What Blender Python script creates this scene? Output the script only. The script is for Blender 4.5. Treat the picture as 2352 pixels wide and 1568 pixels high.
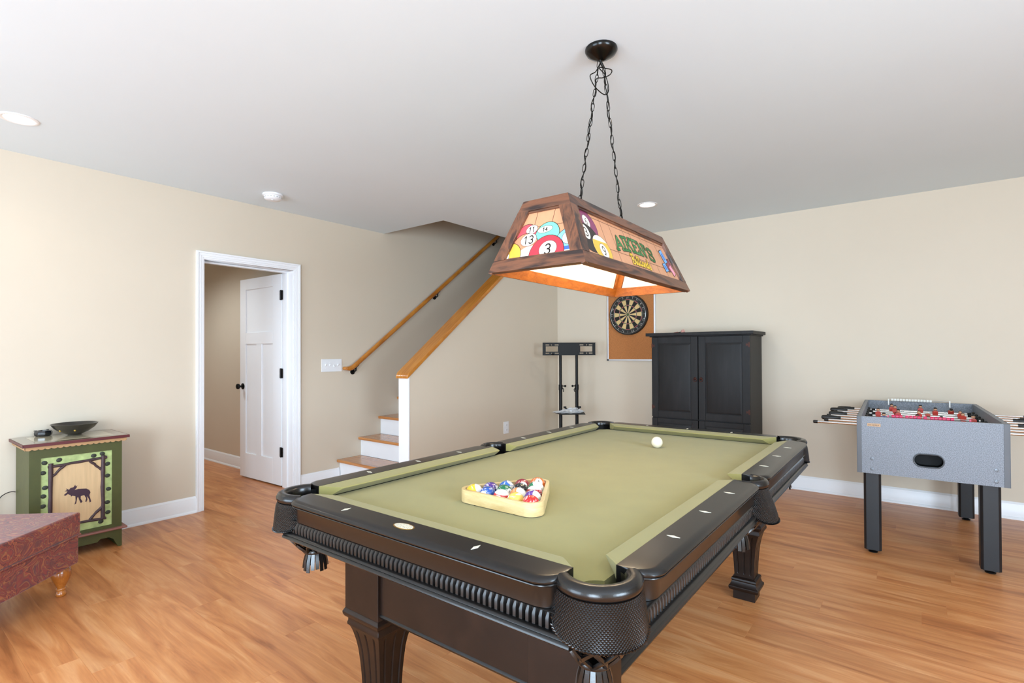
import bpy, bmesh, math, random
from math import sin, cos, pi, sqrt, radians, atan2
from mathutils import Vector, Matrix
random.seed(7)
for o in list(bpy.data.objects): bpy.data.objects.remove(o)
scene = bpy.context.scene
COL = scene.collection

# ---------------------------------------------------------------- camera
CAM_H = 1.254
cam_d = bpy.data.cameras.new('camera'); cam = bpy.data.objects.new('camera', cam_d); COL.objects.link(cam)
cam_d.sensor_width = 36.0; cam_d.lens = 36.0 * 1200.73 / 2352.0
cam_d.shift_y = (800.876 - 784.0) / 2352.0
cam_d.clip_start = 0.05; cam_d.clip_end = 100
_y, _p, _r = 0.660556, 0.008877, -0.003937
F0 = Vector((-sin(_y), cos(_y), 0)); R0 = Vector((cos(_y), sin(_y), 0)); U0 = Vector((0, 0, 1))
Fv = F0 * cos(_p) + U0 * sin(_p); Uv = U0 * cos(_p) - F0 * sin(_p)
Rv = R0 * cos(_r) + Uv * sin(_r); Uv2 = Uv * cos(_r) - R0 * sin(_r)
cam.matrix_world = Matrix(((Rv.x, Uv2.x, -Fv.x, 0), (Rv.y, Uv2.y, -Fv.y, 0), (Rv.z, Uv2.z, -Fv.z, CAM_H), (0, 0, 0, 1)))
scene.camera = cam

# ---------------------------------------------------------------- world, daylight and fill, exposure
scene.view_settings.view_transform = 'Standard'; scene.view_settings.look = 'None'
scene.view_settings.gamma = 1.0; scene.view_settings.use_curve_mapping = False
scene.view_settings.exposure = 0.03
world = bpy.data.worlds.new('sky'); scene.world = world; world.use_nodes = True
bg = world.node_tree.nodes['Background']; bg.inputs[0].default_value = (0.62, 0.78, 1.0, 1); bg.inputs[1].default_value = 1.6

# room extents
XL, XR, YB, YF, ZC = -4.5615, 2.7, 5.4112, -2.7, 2.5569

def area(name, loc, rot, sx, sy, power, col, spread=pi):
    l = bpy.data.lights.new(name, 'AREA'); l.shape = 'RECTANGLE'; l.size = sx; l.size_y = sy
    l.energy = power; l.color = col; l.spread = spread
    o = bpy.data.objects.new(name, l); COL.objects.link(o); o.location = loc; o.rotation_euler = rot
    return o
DAY = (0.66, 0.83, 1.0)
# patio daylight plus added fill lamps in unseen front right and side openings
area('daylight_patio', (-2.55, YF - 0.03, 1.18), (radians(90), 0, 0), 2.5, 2.0, 158, DAY)
area('fill_front_right', (0.75, YF - 0.03, 1.12), (radians(90), 0, 0), 1.4, 2.0, 235, DAY)
area('fill_side', (XR + 0.03, 0.6, 1.5), (radians(90), 0, radians(90)), 1.6, 1.3, 150, DAY)

# ---------------------------------------------------------------- material helpers
def lin(c):
    if isinstance(c, str):
        c = c.lstrip('#'); c = [int(c[i:i+2], 16) / 255 for i in (0, 2, 4)]
    return tuple(((v / 12.92) if v <= 0.04045 else ((v + 0.055) / 1.055) ** 2.4) for v in c) + (1.0,)
MATS = {}
def newmat(name):
    m = bpy.data.materials.new(name); m.use_nodes = True
    nt = m.node_tree; b = nt.nodes['Principled BSDF']
    return m, nt, b
def mat(name, col, rough=0.5, metal=0.0, var=0.06, scale=6.0, bump=0.0, bscale=40.0, coat=0.0, spec=None, stretch=(1, 1, 1), emit=0.0, trans=0.0, sheen=0.0):
    if name in MATS: return MATS[name]
    m, nt, b = newmat(name); N, L = nt.nodes, nt.links
    c = lin(col)
    tc = N.new('ShaderNodeTexCoord'); mp = N.new('ShaderNodeMapping'); mp.inputs['Scale'].default_value = stretch
    L.new(tc.outputs['Object'], mp.inputs['Vector'])
    if var > 0:
        nz = N.new('ShaderNodeTexNoise'); nz.inputs['Scale'].default_value = scale; nz.inputs['Detail'].default_value = 4
        L.new(mp.outputs[0], nz.inputs['Vector'])
        cr = N.new('ShaderNodeValToRGB'); e = cr.color_ramp.elements
        e[0].position = 0.3; e[1].position = 0.7
        e[0].color = tuple(max(0, v * (1 - var)) for v in c[:3]) + (1,); e[1].color = tuple(min(1, v * (1 + var)) for v in c[:3]) + (1,)
        L.new(nz.outputs[0], cr.inputs[0]); L.new(cr.outputs[0], b.inputs['Base Color'])
        if emit: L.new(cr.outputs[0], b.inputs['Emission Color'])
    else:
        b.inputs['Base Color'].default_value = c
        if emit: b.inputs['Emission Color'].default_value = c
    if emit: b.inputs['Emission Strength'].default_value = emit
    b.inputs['Roughness'].default_value = rough; b.inputs['Metallic'].default_value = metal
    b.inputs['Coat Weight'].default_value = coat
    if coat: b.inputs['Coat Roughness'].default_value = 0.12
    if spec is not None: b.inputs['Specular IOR Level'].default_value = spec
    if trans: b.inputs['Transmission Weight'].default_value = trans
    if sheen: b.inputs['Sheen Weight'].default_value = sheen
    if bump > 0:
        n2 = N.new('ShaderNodeTexNoise'); n2.inputs['Scale'].default_value = bscale; n2.inputs['Detail'].default_value = 3
        L.new(mp.outputs[0], n2.inputs['Vector'])
        bp = N.new('ShaderNodeBump'); bp.inputs['Strength'].default_value = bump; bp.inputs['Distance'].default_value = 0.002
        L.new(n2.outputs[0], bp.inputs['Height']); L.new(bp.outputs[0], b.inputs['Normal'])
    MATS[name] = m; return m

def wood(name, cols, rough=0.4, stretch=(1, 12, 12), scale=1.6, dist=0.6, fine=0.25, fstretch=None, bump=0.08, coat=0.0, rnd=True, hv=0.0, spec=0.5):
    """procedural wood: long noise figure + fine pores; cols = list of (pos, colour)"""
    if name in MATS: return MATS[name]
    m, nt, b = newmat(name); N, L = nt.nodes, nt.links
    tc = N.new('ShaderNodeTexCoord'); oi = N.new('ShaderNodeObjectInfo')
    off = N.new('ShaderNodeVectorMath'); off.operation = 'SCALE'; off.inputs[0].default_value = (37.0, 71.0, 13.0)
    L.new(oi.outputs['Random'], off.inputs['Scale'])
    ad = N.new('ShaderNodeVectorMath'); ad.operation = 'ADD'
    L.new(tc.outputs['Object'], ad.inputs[0])
    if rnd: L.new(off.outputs[0], ad.inputs[1])
    mp = N.new('ShaderNodeMapping'); mp.inputs['Scale'].default_value = stretch; L.new(ad.outputs[0], mp.inputs[0])
    nz = N.new('ShaderNodeTexNoise'); nz.inputs['Scale'].default_value = scale; nz.inputs['Detail'].default_value = 5; nz.inputs['Roughness'].default_value = 0.55; nz.inputs['Distortion'].default_value = dist
    L.new(mp.outputs[0], nz.inputs[0])
    cr = N.new('ShaderNodeValToRGB'); els = cr.color_ramp.elements
    els[0].position, els[0].color = cols[0][0], lin(cols[0][1]); els[1].position, els[1].color = cols[-1][0], lin(cols[-1][1])
    for p_, c_ in cols[1:-1]:
        e = els.new(p_); e.color = lin(c_)
    L.new(nz.outputs[0], cr.inputs[0])
    mp2 = N.new('ShaderNodeMapping'); fs = fstretch or tuple(s * (2.0 if s < 4 else 9.0) for s in stretch); mp2.inputs['Scale'].default_value = fs
    L.new(ad.outputs[0], mp2.inputs[0])
    n2 = N.new('ShaderNodeTexNoise'); n2.inputs['Scale'].default_value = scale; n2.inputs['Detail'].default_value = 3; L.new(mp2.outputs[0], n2.inputs[0])
    mx = N.new('ShaderNodeMixRGB'); mx.blend_type = 'OVERLAY'; mx.inputs[0].default_value = fine
    L.new(cr.outputs[0], mx.inputs[1]); L.new(n2.outputs[0], mx.inputs[2])
    last = mx.outputs[0]
    if hv:
        h = N.new('ShaderNodeHueSaturation'); mr = N.new('ShaderNodeMapRange')
        mr.inputs['To Min'].default_value = 1 - hv; mr.inputs['To Max'].default_value = 1 + hv
        L.new(oi.outputs['Random'], mr.inputs[0]); L.new(mr.outputs[0], h.inputs['Value']); L.new(last, h.inputs['Color']); last = h.outputs[0]
    L.new(last, b.inputs['Base Color'])
    b.inputs['Roughness'].default_value = rough; b.inputs['Coat Weight'].default_value = coat; b.inputs['Coat Roughness'].default_value = 0.15
    b.inputs['Specular IOR Level'].default_value = spec
    if bump:
        bp = N.new('ShaderNodeBump'); bp.inputs['Strength'].default_value = bump; bp.inputs['Distance'].default_value = 0.001
        L.new(n2.outputs[0], bp.inputs['Height']); L.new(bp.outputs[0], b.inputs['Normal'])
    MATS[name] = m; return m

# ---------------------------------------------------------------- mesh helpers
class MB:
    def __init__(s): s.v = []; s.f = []; s.m = []
    def add(s, vs, fs, mi=0):
        k = len(s.v); s.v += [tuple(p) for p in vs]
        for f in fs: s.f.append(tuple(i + k for i in f)); s.m.append(mi)
        return s
    def box(s, x0, x1, y0, y1, z0, z1, mi=0):
        return s.add([(x0,y0,z0),(x1,y0,z0),(x1,y1,z0),(x0,y1,z0),(x0,y0,z1),(x1,y0,z1),(x1,y1,z1),(x0,y1,z1)],
                     [(0,3,2,1),(4,5,6,7),(0,1,5,4),(1,2,6,5),(2,3,7,6),(3,0,4,7)], mi)
    def hexa(s, P, mi=0):   # 8 points: bottom ring then top ring
        return s.add(P, [(0,3,2,1),(4,5,6,7),(0,1,5,4),(1,2,6,5),(2,3,7,6),(3,0,4,7)], mi)
    def loft(s, rings, closed=True, cap=True, mi=0):
        n = len(rings[0]); vs = [p for r in rings for p in r]; fs = []
        for i in range(len(rings) - 1):
            for j in range(n if closed else n - 1):
                a = i * n + j; b = i * n + (j + 1) % n
                fs.append((a, b, b + n, a + n))
        if cap and closed:
            fs.append(tuple(range(n))[::-1]); fs.append(tuple((len(rings) - 1) * n + j for j in range(n)))
        return s.add(vs, fs, mi)
    def lathe(s, prof, n=24, c=(0, 0, 0), a0=0.0, a1=2 * pi, axis='z', cap=False, closedprof=False, mi=0):
        full = abs(a1 - a0 - 2 * pi) < 1e-6; m = n if full else n + 1; rings = []
        for i in range(m):
            a = a0 + (a1 - a0) * i / n
            r = []
            for (rr, z) in prof:
                x, y = rr * cos(a), rr * sin(a)
                q = (x, y, z) if axis == 'z' else ((z, x, y) if axis == 'x' else (y, z, x))
                r.append((q[0] + c[0], q[1] + c[1], q[2] + c[2]))
            rings.append(r)
        k = len(prof); vs = [p for r in rings for p in r]; fs = []
        for i in range(m if full else m - 1):
            i2 = (i + 1) % m
            for j in range(k if closedprof else k - 1):
                j2 = (j + 1) % k
                fs.append((i * k + j, i2 * k + j, i2 * k + j2, i * k + j2))
        if closedprof and not full:
            fs.append(tuple(range(k))); fs.append(tuple((m - 1) * k + j for j in range(k))[::-1])
        if cap and full:
            fs.append(tuple(i * k for i in range(m))[::-1]); fs.append(tuple(i * k + k - 1 for i in range(m)))
        return s.add(vs, fs, mi)
    def tube(s, path, r, n=8, closed=False, mi=0, cap=True):
        P = [Vector(p) for p in path]; m = len(P); rings = []; up = None
        for i in range(m):
            if closed: t = (P[(i + 1) % m] - P[i - 1])
            else: t = P[min(i + 1, m - 1)] - P[max(i - 1, 0)]
            t.normalize()
            if up is None:
                up = Vector((0, 0, 1)) if abs(t.z) < 0.9 else Vector((1, 0, 0))
            sd = t.cross(up)
            if sd.length < 1e-5: sd = t.cross(Vector((0.3, 0.7, 0.2)))
            sd.normalize(); up = sd.cross(t).normalized()
            rr = r[i] if isinstance(r, (list, tuple)) else r
            rings.append([tuple(P[i] + (sd * cos(2 * pi * k / n) + up * sin(2 * pi * k / n)) * rr) for k in range(n)])
        if closed:
            k0 = n; vs = [p for q in rings for p in q]; fs = []
            for i in range(m):
                i2 = (i + 1) % m
                for j in range(n): fs.append((i * n + j, i * n + (j + 1) % n, i2 * n + (j + 1) % n, i2 * n + j))
            return s.add(vs, fs, mi)
        return s.loft(rings, True, cap, mi)
    def prism(s, poly, a, b, axis='z', mi=0):
        """poly 2D extruded a..b. axis z:(x,y) x:(y,z) y:(x,z)"""
        def q(p, t): return (p[0], p[1], t) if axis == 'z' else ((t, p[0], p[1]) if axis == 'x' else (p[0], t, p[1]))
        return s.loft([[q(p, a) for p in poly], [q(p, b) for p in poly]], True, True, mi)
    def sphere(s, c, r, n=16, m=10, sc=(1, 1, 1), mi=0):
        prof = [(r * sin(pi * i / m), -r * cos(pi * i / m)) for i in range(m + 1)]
        k = len(s.v); s.lathe(prof, n, mi=mi)
        for i in range(k, len(s.v)):
            p = s.v[i]; s.v[i] = (p[0] * sc[0] + c[0], p[1] * sc[1] + c[1], p[2] * sc[2] + c[2])
        return s
    def xf(s, M):
        s.v = [tuple(M @ Vector(p)) for p in s.v]; return s
    def mesh(s, name, mats, bevel=0.0, smooth=40, seg=2):
        me = bpy.data.meshes.new(name); me.from_pydata(s.v, [], s.f)
        if not isinstance(mats, (list, tuple)): mats = [mats]
        for m in mats: me.materials.append(m)
        me.polygons.foreach_set('material_index', s.m)
        bm = bmesh.new(); bm.from_mesh(me)
        bmesh.ops.remove_doubles(bm, verts=bm.verts, dist=1e-5)
        bmesh.ops.dissolve_degenerate(bm, edges=bm.edges, dist=1e-6)
        bmesh.ops.recalc_face_normals(bm, faces=bm.faces)
        me['wn'] = 1 if bevel > 0 else 0
        if bevel > 0:
            es = [e for e in bm.edges if len(e.link_faces) == 2 and e.calc_face_angle(0) > radians(32)]
            if es: bmesh.ops.bevel(bm, geom=es, offset=bevel, segments=seg, affect='EDGES', profile=0.5, clamp_overlap=True)
        bm.to_mesh(me); bm.free()
        if smooth:
            me.polygons.foreach_set('use_smooth', [True] * len(me.polygons)); me.set_sharp_from_angle(angle=radians(smooth))
        me.update(); return me
    def build(s, name, mats, parent=None, bevel=0.0, smooth=40, loc=None, rot=None, label=None, kind=None, seg=2):
        return link(name, s.mesh(name, mats, bevel, smooth, seg), parent, loc, rot, label, kind)
def link(name, me, parent=None, loc=None, rot=None, label=None, kind=None):
    o = bpy.data.objects.new(name, me); COL.objects.link(o)
    if me.get('wn'):
        wm = o.modifiers.new('weighted_normals', 'WEIGHTED_NORMAL'); wm.keep_sharp = True
    if parent: o.parent = parent
    if loc: o.location = loc
    if rot: o.rotation_euler = rot
    if label: o['label'] = label
    if kind: o['kind'] = kind
    return o
def thing(name, label, cat, loc=(0, 0, 0), rz=0.0, group=None):
    o = bpy.data.objects.new(name, None); COL.objects.link(o); o.location = loc; o.rotation_euler = (0, 0, rz)
    o.empty_display_size = 0.05; o['label'] = label; o['category'] = cat
    if group: o['group'] = group
    return o
def tag(o, label, cat, group=None):
    o['label'] = label; o['category'] = cat
    if group: o['group'] = group
    return o
def struct(o): o['kind'] = 'structure'; return o
def sempty(name):
    o = bpy.data.objects.new(name, None); COL.objects.link(o); o['kind'] = 'structure'; o.empty_display_size = 0.05; return o

# stroke font (digits) on a 0.6 x 1 cell
def arc(cx, cy, rx, ry, a0, a1, n=10): return [(cx + rx * cos(radians(a0 + (a1 - a0) * i / n)), cy + ry * sin(radians(a0 + (a1 - a0) * i / n))) for i in range(n + 1)]
DIG = {'0': [arc(.3, .5, .27, .48, 0, 360, 16)], '1': [[(.12, .8), (.32, 1), (.32, 0)]],
       '2': [arc(.3, .72, .27, .27, 170, -30, 9) + [(.05, .02), (.58, .02)]],
       '3': [arc(.28, .74, .26, .25, 150, -90, 9), arc(.28, .26, .29, .26, 90, -150, 9)],
       '4': [[(.46, 0), (.46, 1), (.03, .32), (.6, .32)]], '5': [[(.55, .98), (.12, .98), (.08, .56)] + arc(.28, .32, .28, .31, 120, -150, 9)],
       '6': [[(.5, .95)] + arc(.36, .3, .3, .62, 110, 180, 5) + arc(.3, .28, .26, .27, 180, -180, 14)],
       '7': [[(.05, .98), (.57, .98), (.22, 0)]], '8': [arc(.3, .74, .22, .24, 0, 360, 14), arc(.3, .25, .28, .25, 0, 360, 14)],
       '9': [arc(.3, .7, .26, .27, 0, 360, 14), [(.56, .7), (.5, .3), (.3, .02), (.1, .06)]]}
def strokes(mb, lines, w, place, lift=0.0, mi=0, caps=True):
    """flat ribbon lettering: lines of (u,v), placed on a surface by place(u,v,lift)"""
    for ln in lines:
        for i in range(len(ln) - 1):
            (a, b), (c, d) = ln[i], ln[i + 1]
            dx, dy = c - a, d - b; l = sqrt(dx * dx + dy * dy)
            if l < 1e-7: continue
            nx, ny = -dy / l * w / 2, dx / l * w / 2
            mb.add([place(a + nx, b + ny, lift), place(a - nx, b - ny, lift), place(c - nx, d - ny, lift), place(c + nx, d + ny, lift)], [(0, 1, 2, 3)], mi)
        if caps:
            for (a, b) in ln:
                mb.add([place(a + w / 2 * cos(k * pi / 4), b + w / 2 * sin(k * pi / 4), lift) for k in range(8)], [tuple(range(8))], mi)
def number_lines(s, cx, cy, h):
    out = []; w = 0.62 * h * len(s) + 0.16 * h * (len(s) - 1); x = cx - w / 2
    for ch in s:
        for ln in DIG[ch]: out.append([(x + p[0] * h, cy - h / 2 + p[1] * h) for p in ln])
        x += 0.78 * h
    return out

# ================================================================ STRUCTURE
M_wall = mat('wall_paint', '#d4c7b3', 0.62, var=0.015, scale=1.5, bump=0.05, bscale=220)
M_ceil = mat('ceiling_paint', '#e0ecf2', 0.75, var=0.012, scale=1.2, bump=0.04, bscale=200)
M_trim = mat('white_trim_paint', '#f0f1f3', 0.32, var=0.01, scale=3)
M_floor = wood('floor_oak', [(0.22, '#8f532c'), (0.37, '#b97342'), (0.52, '#ca854f'), (0.66, '#d69763'), (0.82, '#bb7948')], rough=0.34, stretch=(1.1, 8.5, 8.5), scale=1.5, dist=1.1, fine=0.22, fstretch=(2.4, 80, 80), bump=0.05, hv=0.06, spec=0.45)
M_black = mat('black_metal', '#141414', 0.38, 0.6, var=0.05)
M_glass = mat('window_glass', '#ffffff', 0.02, var=0, trans=1.0)

# floor: subfloor slab with individual planks
floor = struct(MB().box(-7.6, XR + .15, YF - .15, 7.6, -0.12, -0.009).build('floor', M_floor, smooth=0))
def plank_mesh(L, W):
    c = 0.0006; z1 = 0.0; z0 = -0.009
    b = MB(); b.loft([[(0, 0, z0), (L, 0, z0), (L, W, z0), (0, W, z0)], [(0, 0, z1 - c), (L, 0, z1 - c), (L, W, z1 - c), (0, W, z1 - c)], [(c, c, z1), (L - c, c, z1), (L - c, W - c, z1), (c, W - c, z1)]])
    return b
PW, PL = 0.1524, 1.22; full_me = plank_mesh(PL, PW).mesh('plank', M_floor, smooth=0); rest = MB(); nrow = 0
y = YB - 0.07
while y > YF - 0.01:
    y0 = y; y1 = min(y + PW, YB); hall = (0.62 < y0 < 2.72)
    x = (-7.45 if hall else XL) - random.uniform(0.1, PL - 0.15); xs = -7.45 if hall else XL
    while x < XR:
        a, e = max(x, xs), min(x + PL, XR)
        if e - a > 0.01:
            c = Vector(((a + e) / 2, (y0 + y1) / 2, -CAM_H)); d = c.dot(F0); s = c.dot(R0)
            inview = d > 0.5 and abs(s / d) < 1.15 and CAM_H / d < 0.72
            if hall and e < XL: inview = (c.y > 1.6 and a > -7.0)
            if inview:
                me = full_me if (e - a > PL - 1e-4 and y1 - y0 > PW - 1e-4) else plank_mesh(e - a, y1 - y0).mesh('plank', M_floor, smooth=0)
                link('plank', me, floor, loc=(a, y0, 0))
            else:
                q = plank_mesh(e - a, y1 - y0); q.xf(Matrix.Translation((a, y0, 0))); rest.add(q.v, q.f)
        x += PL
    y -= PW
rest.build('plank_remainder', M_floor, floor, smooth=0, kind='stuff')

# ceiling with stair opening
OY, OX = 3.618, -3.655
cl = MB(); cl.box(-7.6, XR + .15, YF - .15, OY, ZC, ZC + .28); cl.box(OX, XR + .15, OY, YB + .15, ZC, ZC + .28)
ceiling = struct(cl.build('ceiling', M_ceil, smooth=0))

# walls
DY0, DY1, DZ = 1.812, 2.571, 2.025       # clear door opening
WT = 0.185
w = MB(); J = 0.018
w.box(XL - WT, XL, YF - .15, DY0 - J, 0, ZC); w.box(XL - WT, XL, DY0 - J, DY1 + J, DZ + J, ZC); w.box(XL - WT, XL, DY1 + J, OY, 0, ZC); w.box(XL - WT, XL, OY, 7.6, 0, 5.3)
struct(w.build('wall_left', M_wall, smooth=0))
struct(MB().box(-3.617, XR + .15, YB, YB + .15, 0, ZC).build('wall_back', M_wall, smooth=0))
w = MB(); W0, W1 = -0.2, 1.4
w.box(XR, XR + .15, YF - .15, W0, 0, ZC); w.box(XR, XR + .15, W1, YB, 0, ZC); w.box(XR, XR + .15, W0, W1, 0, .85); w.box(XR, XR + .15, W0, W1, 2.15, ZC)
struct(w.build('wall_right', M_wall, smooth=0))
w = MB(); A0, A1, B0, B1 = -3.8, -1.3, 0.0, 1.5
w.box(XL, A0, YF - .15, YF, 0, ZC); w.box(A0, A1, YF - .15, YF, 2.18, ZC); w.box(A1, B0, YF - .15, YF, 0, ZC); w.box(B0, B1, YF - .15, YF, 2.15, ZC); w.box(B1, XR, YF - .15, YF, 0, ZC)
struct(w.build('wall_front', M_wall, smooth=0))
def win(name, u0, u1, z0, z1, axis, pos, nm=2):
    r = sempty(name); f = MB(); fw = .05
    def bx(a, b, c, d, t0, t1, mb):
        if axis == 'y': mb.box(a, b, pos - t1, pos - t0, c, d)
        else: mb.box(pos + t0, pos + t1, a, b, c, d)
    for a, b, c, d in ((u0, u1, z0, z0 + fw), (u0, u1, z1 - fw, z1), (u0, u0 + fw, z0 + fw, z1 - fw), (u1 - fw, u1, z0 + fw, z1 - fw)): bx(a, b, c, d, .07, .12, f)
    st = (u1 - u0 - 2 * fw) / nm
    for i in range(1, nm): bx(u0 + fw + i * st - .025, u0 + fw + i * st + .025, z0 + fw, z1 - fw, .07, .12, f)
    f.build('window_frame', M_trim, r, bevel=.003)
    for i in range(nm):
        g = MB(); bx(u0 + fw + i * st + (.025 if i else 0), u0 + fw + (i + 1) * st - (.025 if i < nm - 1 else 0), z0 + fw, z1 - fw, .09, .096, g); g.build('pane', M_glass, r, smooth=0)
win('window_1', A0, A1, 0.02, 2.18, 'y', YF); win('fill_window_2', B0, B1, .02, 2.15, 'y', YF); win('fill_window_3', W0, W1, .85, 2.15, 'x', XR)  # front right and side windows are unseen additions that carry fill light

# stair knee wall, stairwell, side room
KL, KR, KY, KZ, SL = -3.617, -3.495, 3.042, 1.062, 0.775
yt = KY + (ZC - KZ) / SL
wall_stair = struct(MB().prism([(KY, 0), (KY, KZ), (yt, ZC), (YB, ZC), (YB, 0)], KL, KR, 'x').build('wall_stair', M_wall, smooth=0))
MB().box(KL - .004, KR + .004, KY - .014, KY, 0, KZ + .004).build('end_board', M_trim, wall_stair, bevel=.002, label='white board capping the end of the half wall')
M_oak = wood('oak_rail', [(0.25, '#8f4f18'), (0.42, '#b36c21'), (0.6, '#c58030'), (0.8, '#ab6520')], rough=0.3, stretch=(14, 1.2, 1.2), scale=2.2, dist=1.4, fine=0.3, fstretch=(90, 3, 3), coat=0.25)
cs = MB(); ext = 0.16; th = .034; L_ = yt - KY + .1
cs.prism([(KY - .035, KZ - .035 * SL + .004), (KY - .035, KZ - .035 * SL + .022), (KY - .02, KZ - .02 * SL + th + .01), (yt - .0, ZC - .003 + .0), (yt - .045, ZC - .003)][:3] + [(yt - (th + .012) / SL, ZC - .002), (yt, ZC - .002)], KL - .018, KR + .018, 'x')
cs.build('cap_rail', M_oak, wall_stair, bevel=.004, label='sloping oak cap rail on the half wall')
for nm_, bx_ in (('wall_well_right', (KL, KR, YB + .15, 7.6, 0, 5.3)), ('wall_well_end', (XL - WT, KR, 7.6, 7.75, 0, 5.3)), ('wall_well_upper', (OX, OX + .1, OY, 7.6, ZC + .28, 5.3)), ('wall_well_header', (XL, OX + .1, OY - .1, OY, ZC + .28, 5.3)), ('ceiling_well', (XL - WT, KR, OY - .1, 7.75, 5.3, 5.4)), ('wall_well_soffit', (OX, KR, YB + .15, 7.6, ZC, ZC + .28))):
    struct(MB().box(*bx_).build(nm_, M_wall, smooth=0))
w = MB(); w.box(-7.6, XL - WT, 2.72, 2.87, 0, ZC); w.box(-7.6, -7.45, .62, 2.72, 0, ZC); w.box(-7.6, XL - WT, .47, .62, 0, ZC)
struct(w.build('wall_hall', M_wall, smooth=0))

# baseboards (base + cap bead + shoe)
BBP = [(0, 0), (.027, 0), (.027, .008), (.022, .016), (.016, .019), (.016, .100), (.012, .108), (.012, .114), (.006, .124), (.003, .128), (0, .128)]
def baseboard(name, p0, p1, nrm):
    b = MB(); b.loft([[(p[0] + nrm[0] * d, p[1] + nrm[1] * d, z) for d, z in BBP] for p in (p0, p1)]); return struct(b.build(name, M_trim, smooth=30))
CW = .064
baseboard('baseboard_left', (XL, YF), (XL, DY0 - CW), (1, 0)); baseboard('baseboard_left', (XL, DY1 + CW), (XL, 3.055), (1, 0))
baseboard('baseboard_back', (KR, YB), (XR, YB), (0, -1)); baseboard('baseboard_right', (XR, YF), (XR, YB), (-1, 0))
baseboard('baseboard_stair', (KR, KY), (KR, YB - .03), (1, 0))
baseboard('baseboard_front', (A1, YF), (B0, YF), (0, 1)); baseboard('baseboard_front', (B1, YF), (XR, YF), (0, 1)); baseboard('baseboard_hall', (-7.45, 2.72), (XL - WT, 2.72), (0, -1))

# door casing (mitred, three steps) and jamb
trim = sempty('trim_1')
def ucase(o0, o1, t, xin, sgn, name):
    a = MB(); f = lambda o: [(DY0 - o, 0), (DY0 - o, DZ + o), (DY1 + o, DZ + o), (DY1 + o, 0)]
    o, i = f(o1), f(o0)
    for k in range(3):
        quad = [o[k], o[k + 1], i[k + 1], i[k]]
        a.prism(quad, xin, xin + sgn * t, 'x')
    return a.build(name, M_trim, trim, smooth=30, bevel=.0012)
for o0, o1, t in ((0.004, .016, .011), (.016, .03, .015), (.03, .05, .018), (.05, CW, .024)):
    ucase(o0, o1, t, XL, 1, 'casing'); ucase(o0, o1, t, XL - WT, -1, 'casing')
jb = MB(); jb.box(XL - WT, XL, DY0 - J, DY0, 0, DZ); jb.box(XL - WT, XL, DY1, DY1 + J, 0, DZ); jb.box(XL - WT, XL, DY0 - J, DY1 + J, DZ, DZ + J)
jb.build('jamb', M_trim, trim, bevel=.0015)
st = MB(); st.box(XL - .125, XL - .085, DY0, DY0 + .012, 0, DZ - .012); st.box(XL - .125, XL - .085, DY0, DY1, DZ - .012, DZ); st.box(XL - .125, XL - .085, DY1 - .012, DY1, 0, DZ - .012)
st.build('door_stop', M_trim, trim, bevel=.001)

# open three-panel door
door = sempty('door_1'); door.location = (XL - WT - .014, 2.566, 0); door.rotation_euler = (0, 0, radians(180 + 2.1))
DL = .765
def dbox(name, x0, x1, z0, z1, t, bev=.003):
    # local: x along leaf, visible face at y=0, body towards -y
    return MB().box(x0, x1, -.035 + t, -t, z0, z1).build(name, M_trim, door, bevel=bev)
HS = .15; MC = (HS + DL - .11) / 2
for x0, x1 in ((0, HS), (DL - .11, DL)): dbox('stile', x0, x1, .012, 2.02, 0)
for z0, z1 in ((.012, .255), (1.36, 1.475), (1.91, 2.02)): dbox('rail', HS, DL - .11, z0, z1, 0)
dbox('mullion', MC - .05, MC + .05, .255, 1.36, 0)
for x0, x1, z0, z1 in ((HS, DL - .11, 1.475, 1.91), (HS, MC - .05, .255, 1.36), (MC + .05, DL - .11, .255, 1.36)):
    dbox('panel', x0, x1, z0, z1, .012, 0)
for z in (.33, 1.075, 1.815):
    h = MB(); h.box(-.03, .022, .0, .003, z - .045, z + .045); h.lathe([(.0065, z - .048), (.0065, z + .048)], 10, c=(-.003, .005, 0), cap=True)
    h.build('hinge', M_black, door, bevel=.001, label='black butt hinge')
k = MB(); k.lathe([(0, -.001), (.031, -.001), (.031, .006), (.022, .010), (.010, .012), (.010, .03), (.016, .034), (.026, .042), (.029, .052), (.025, .062), (.012, .068), (0, .068)], 20, axis='y', c=(DL - .06, 0, .93))
k.build('knob', M_black, door, label='black door knob')

# recessed can lights; the unseen side room one is added to brighten it
def can_light(x, y, z, power, label=None, blend=.6, col=(1.0, .90, .76)):
    r = thing('recessed_light', label, 'ceiling light', (x, y, z), 0, 'recessed ceiling lights')
    MB().lathe([(.062, 0), (.066, -.004), (.078, -.006), (.086, -.003), (.087, 0)], 32).build('trim_ring', mat('can_trim', '#f4f4f4', .4, var=0), r)
    MB().lathe([(0, .0005), (.0625, .0005), (.0625, -.0025), (0, -.0025)], 32).build('lens', mat('can_lens', '#fff6e8', .5, var=0, emit=9.0), r)
    l = bpy.data.lights.new('can_lamp', 'SPOT'); l.energy = power; l.spot_size = radians(150); l.spot_blend = blend; l.shadow_soft_size = .055; l.color = col
    o = bpy.data.objects.new('can_lamp', l); COL.objects.link(o); o.parent = r; o.location = (0, 0, -.012)
    return r
can_light(-3.90, 0.60, ZC, 6, label='recessed ceiling light near the left wall above the green cabinet')
can_light(-1.87, 4.355, ZC, 16, label='recessed ceiling light over the black armoire beyond the billiard lamp')
can_light(-6.0, 1.6, ZC, 105, label='added unseen recessed light brightening the room behind the open door', col=(.88, .95, 1.0))

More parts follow.
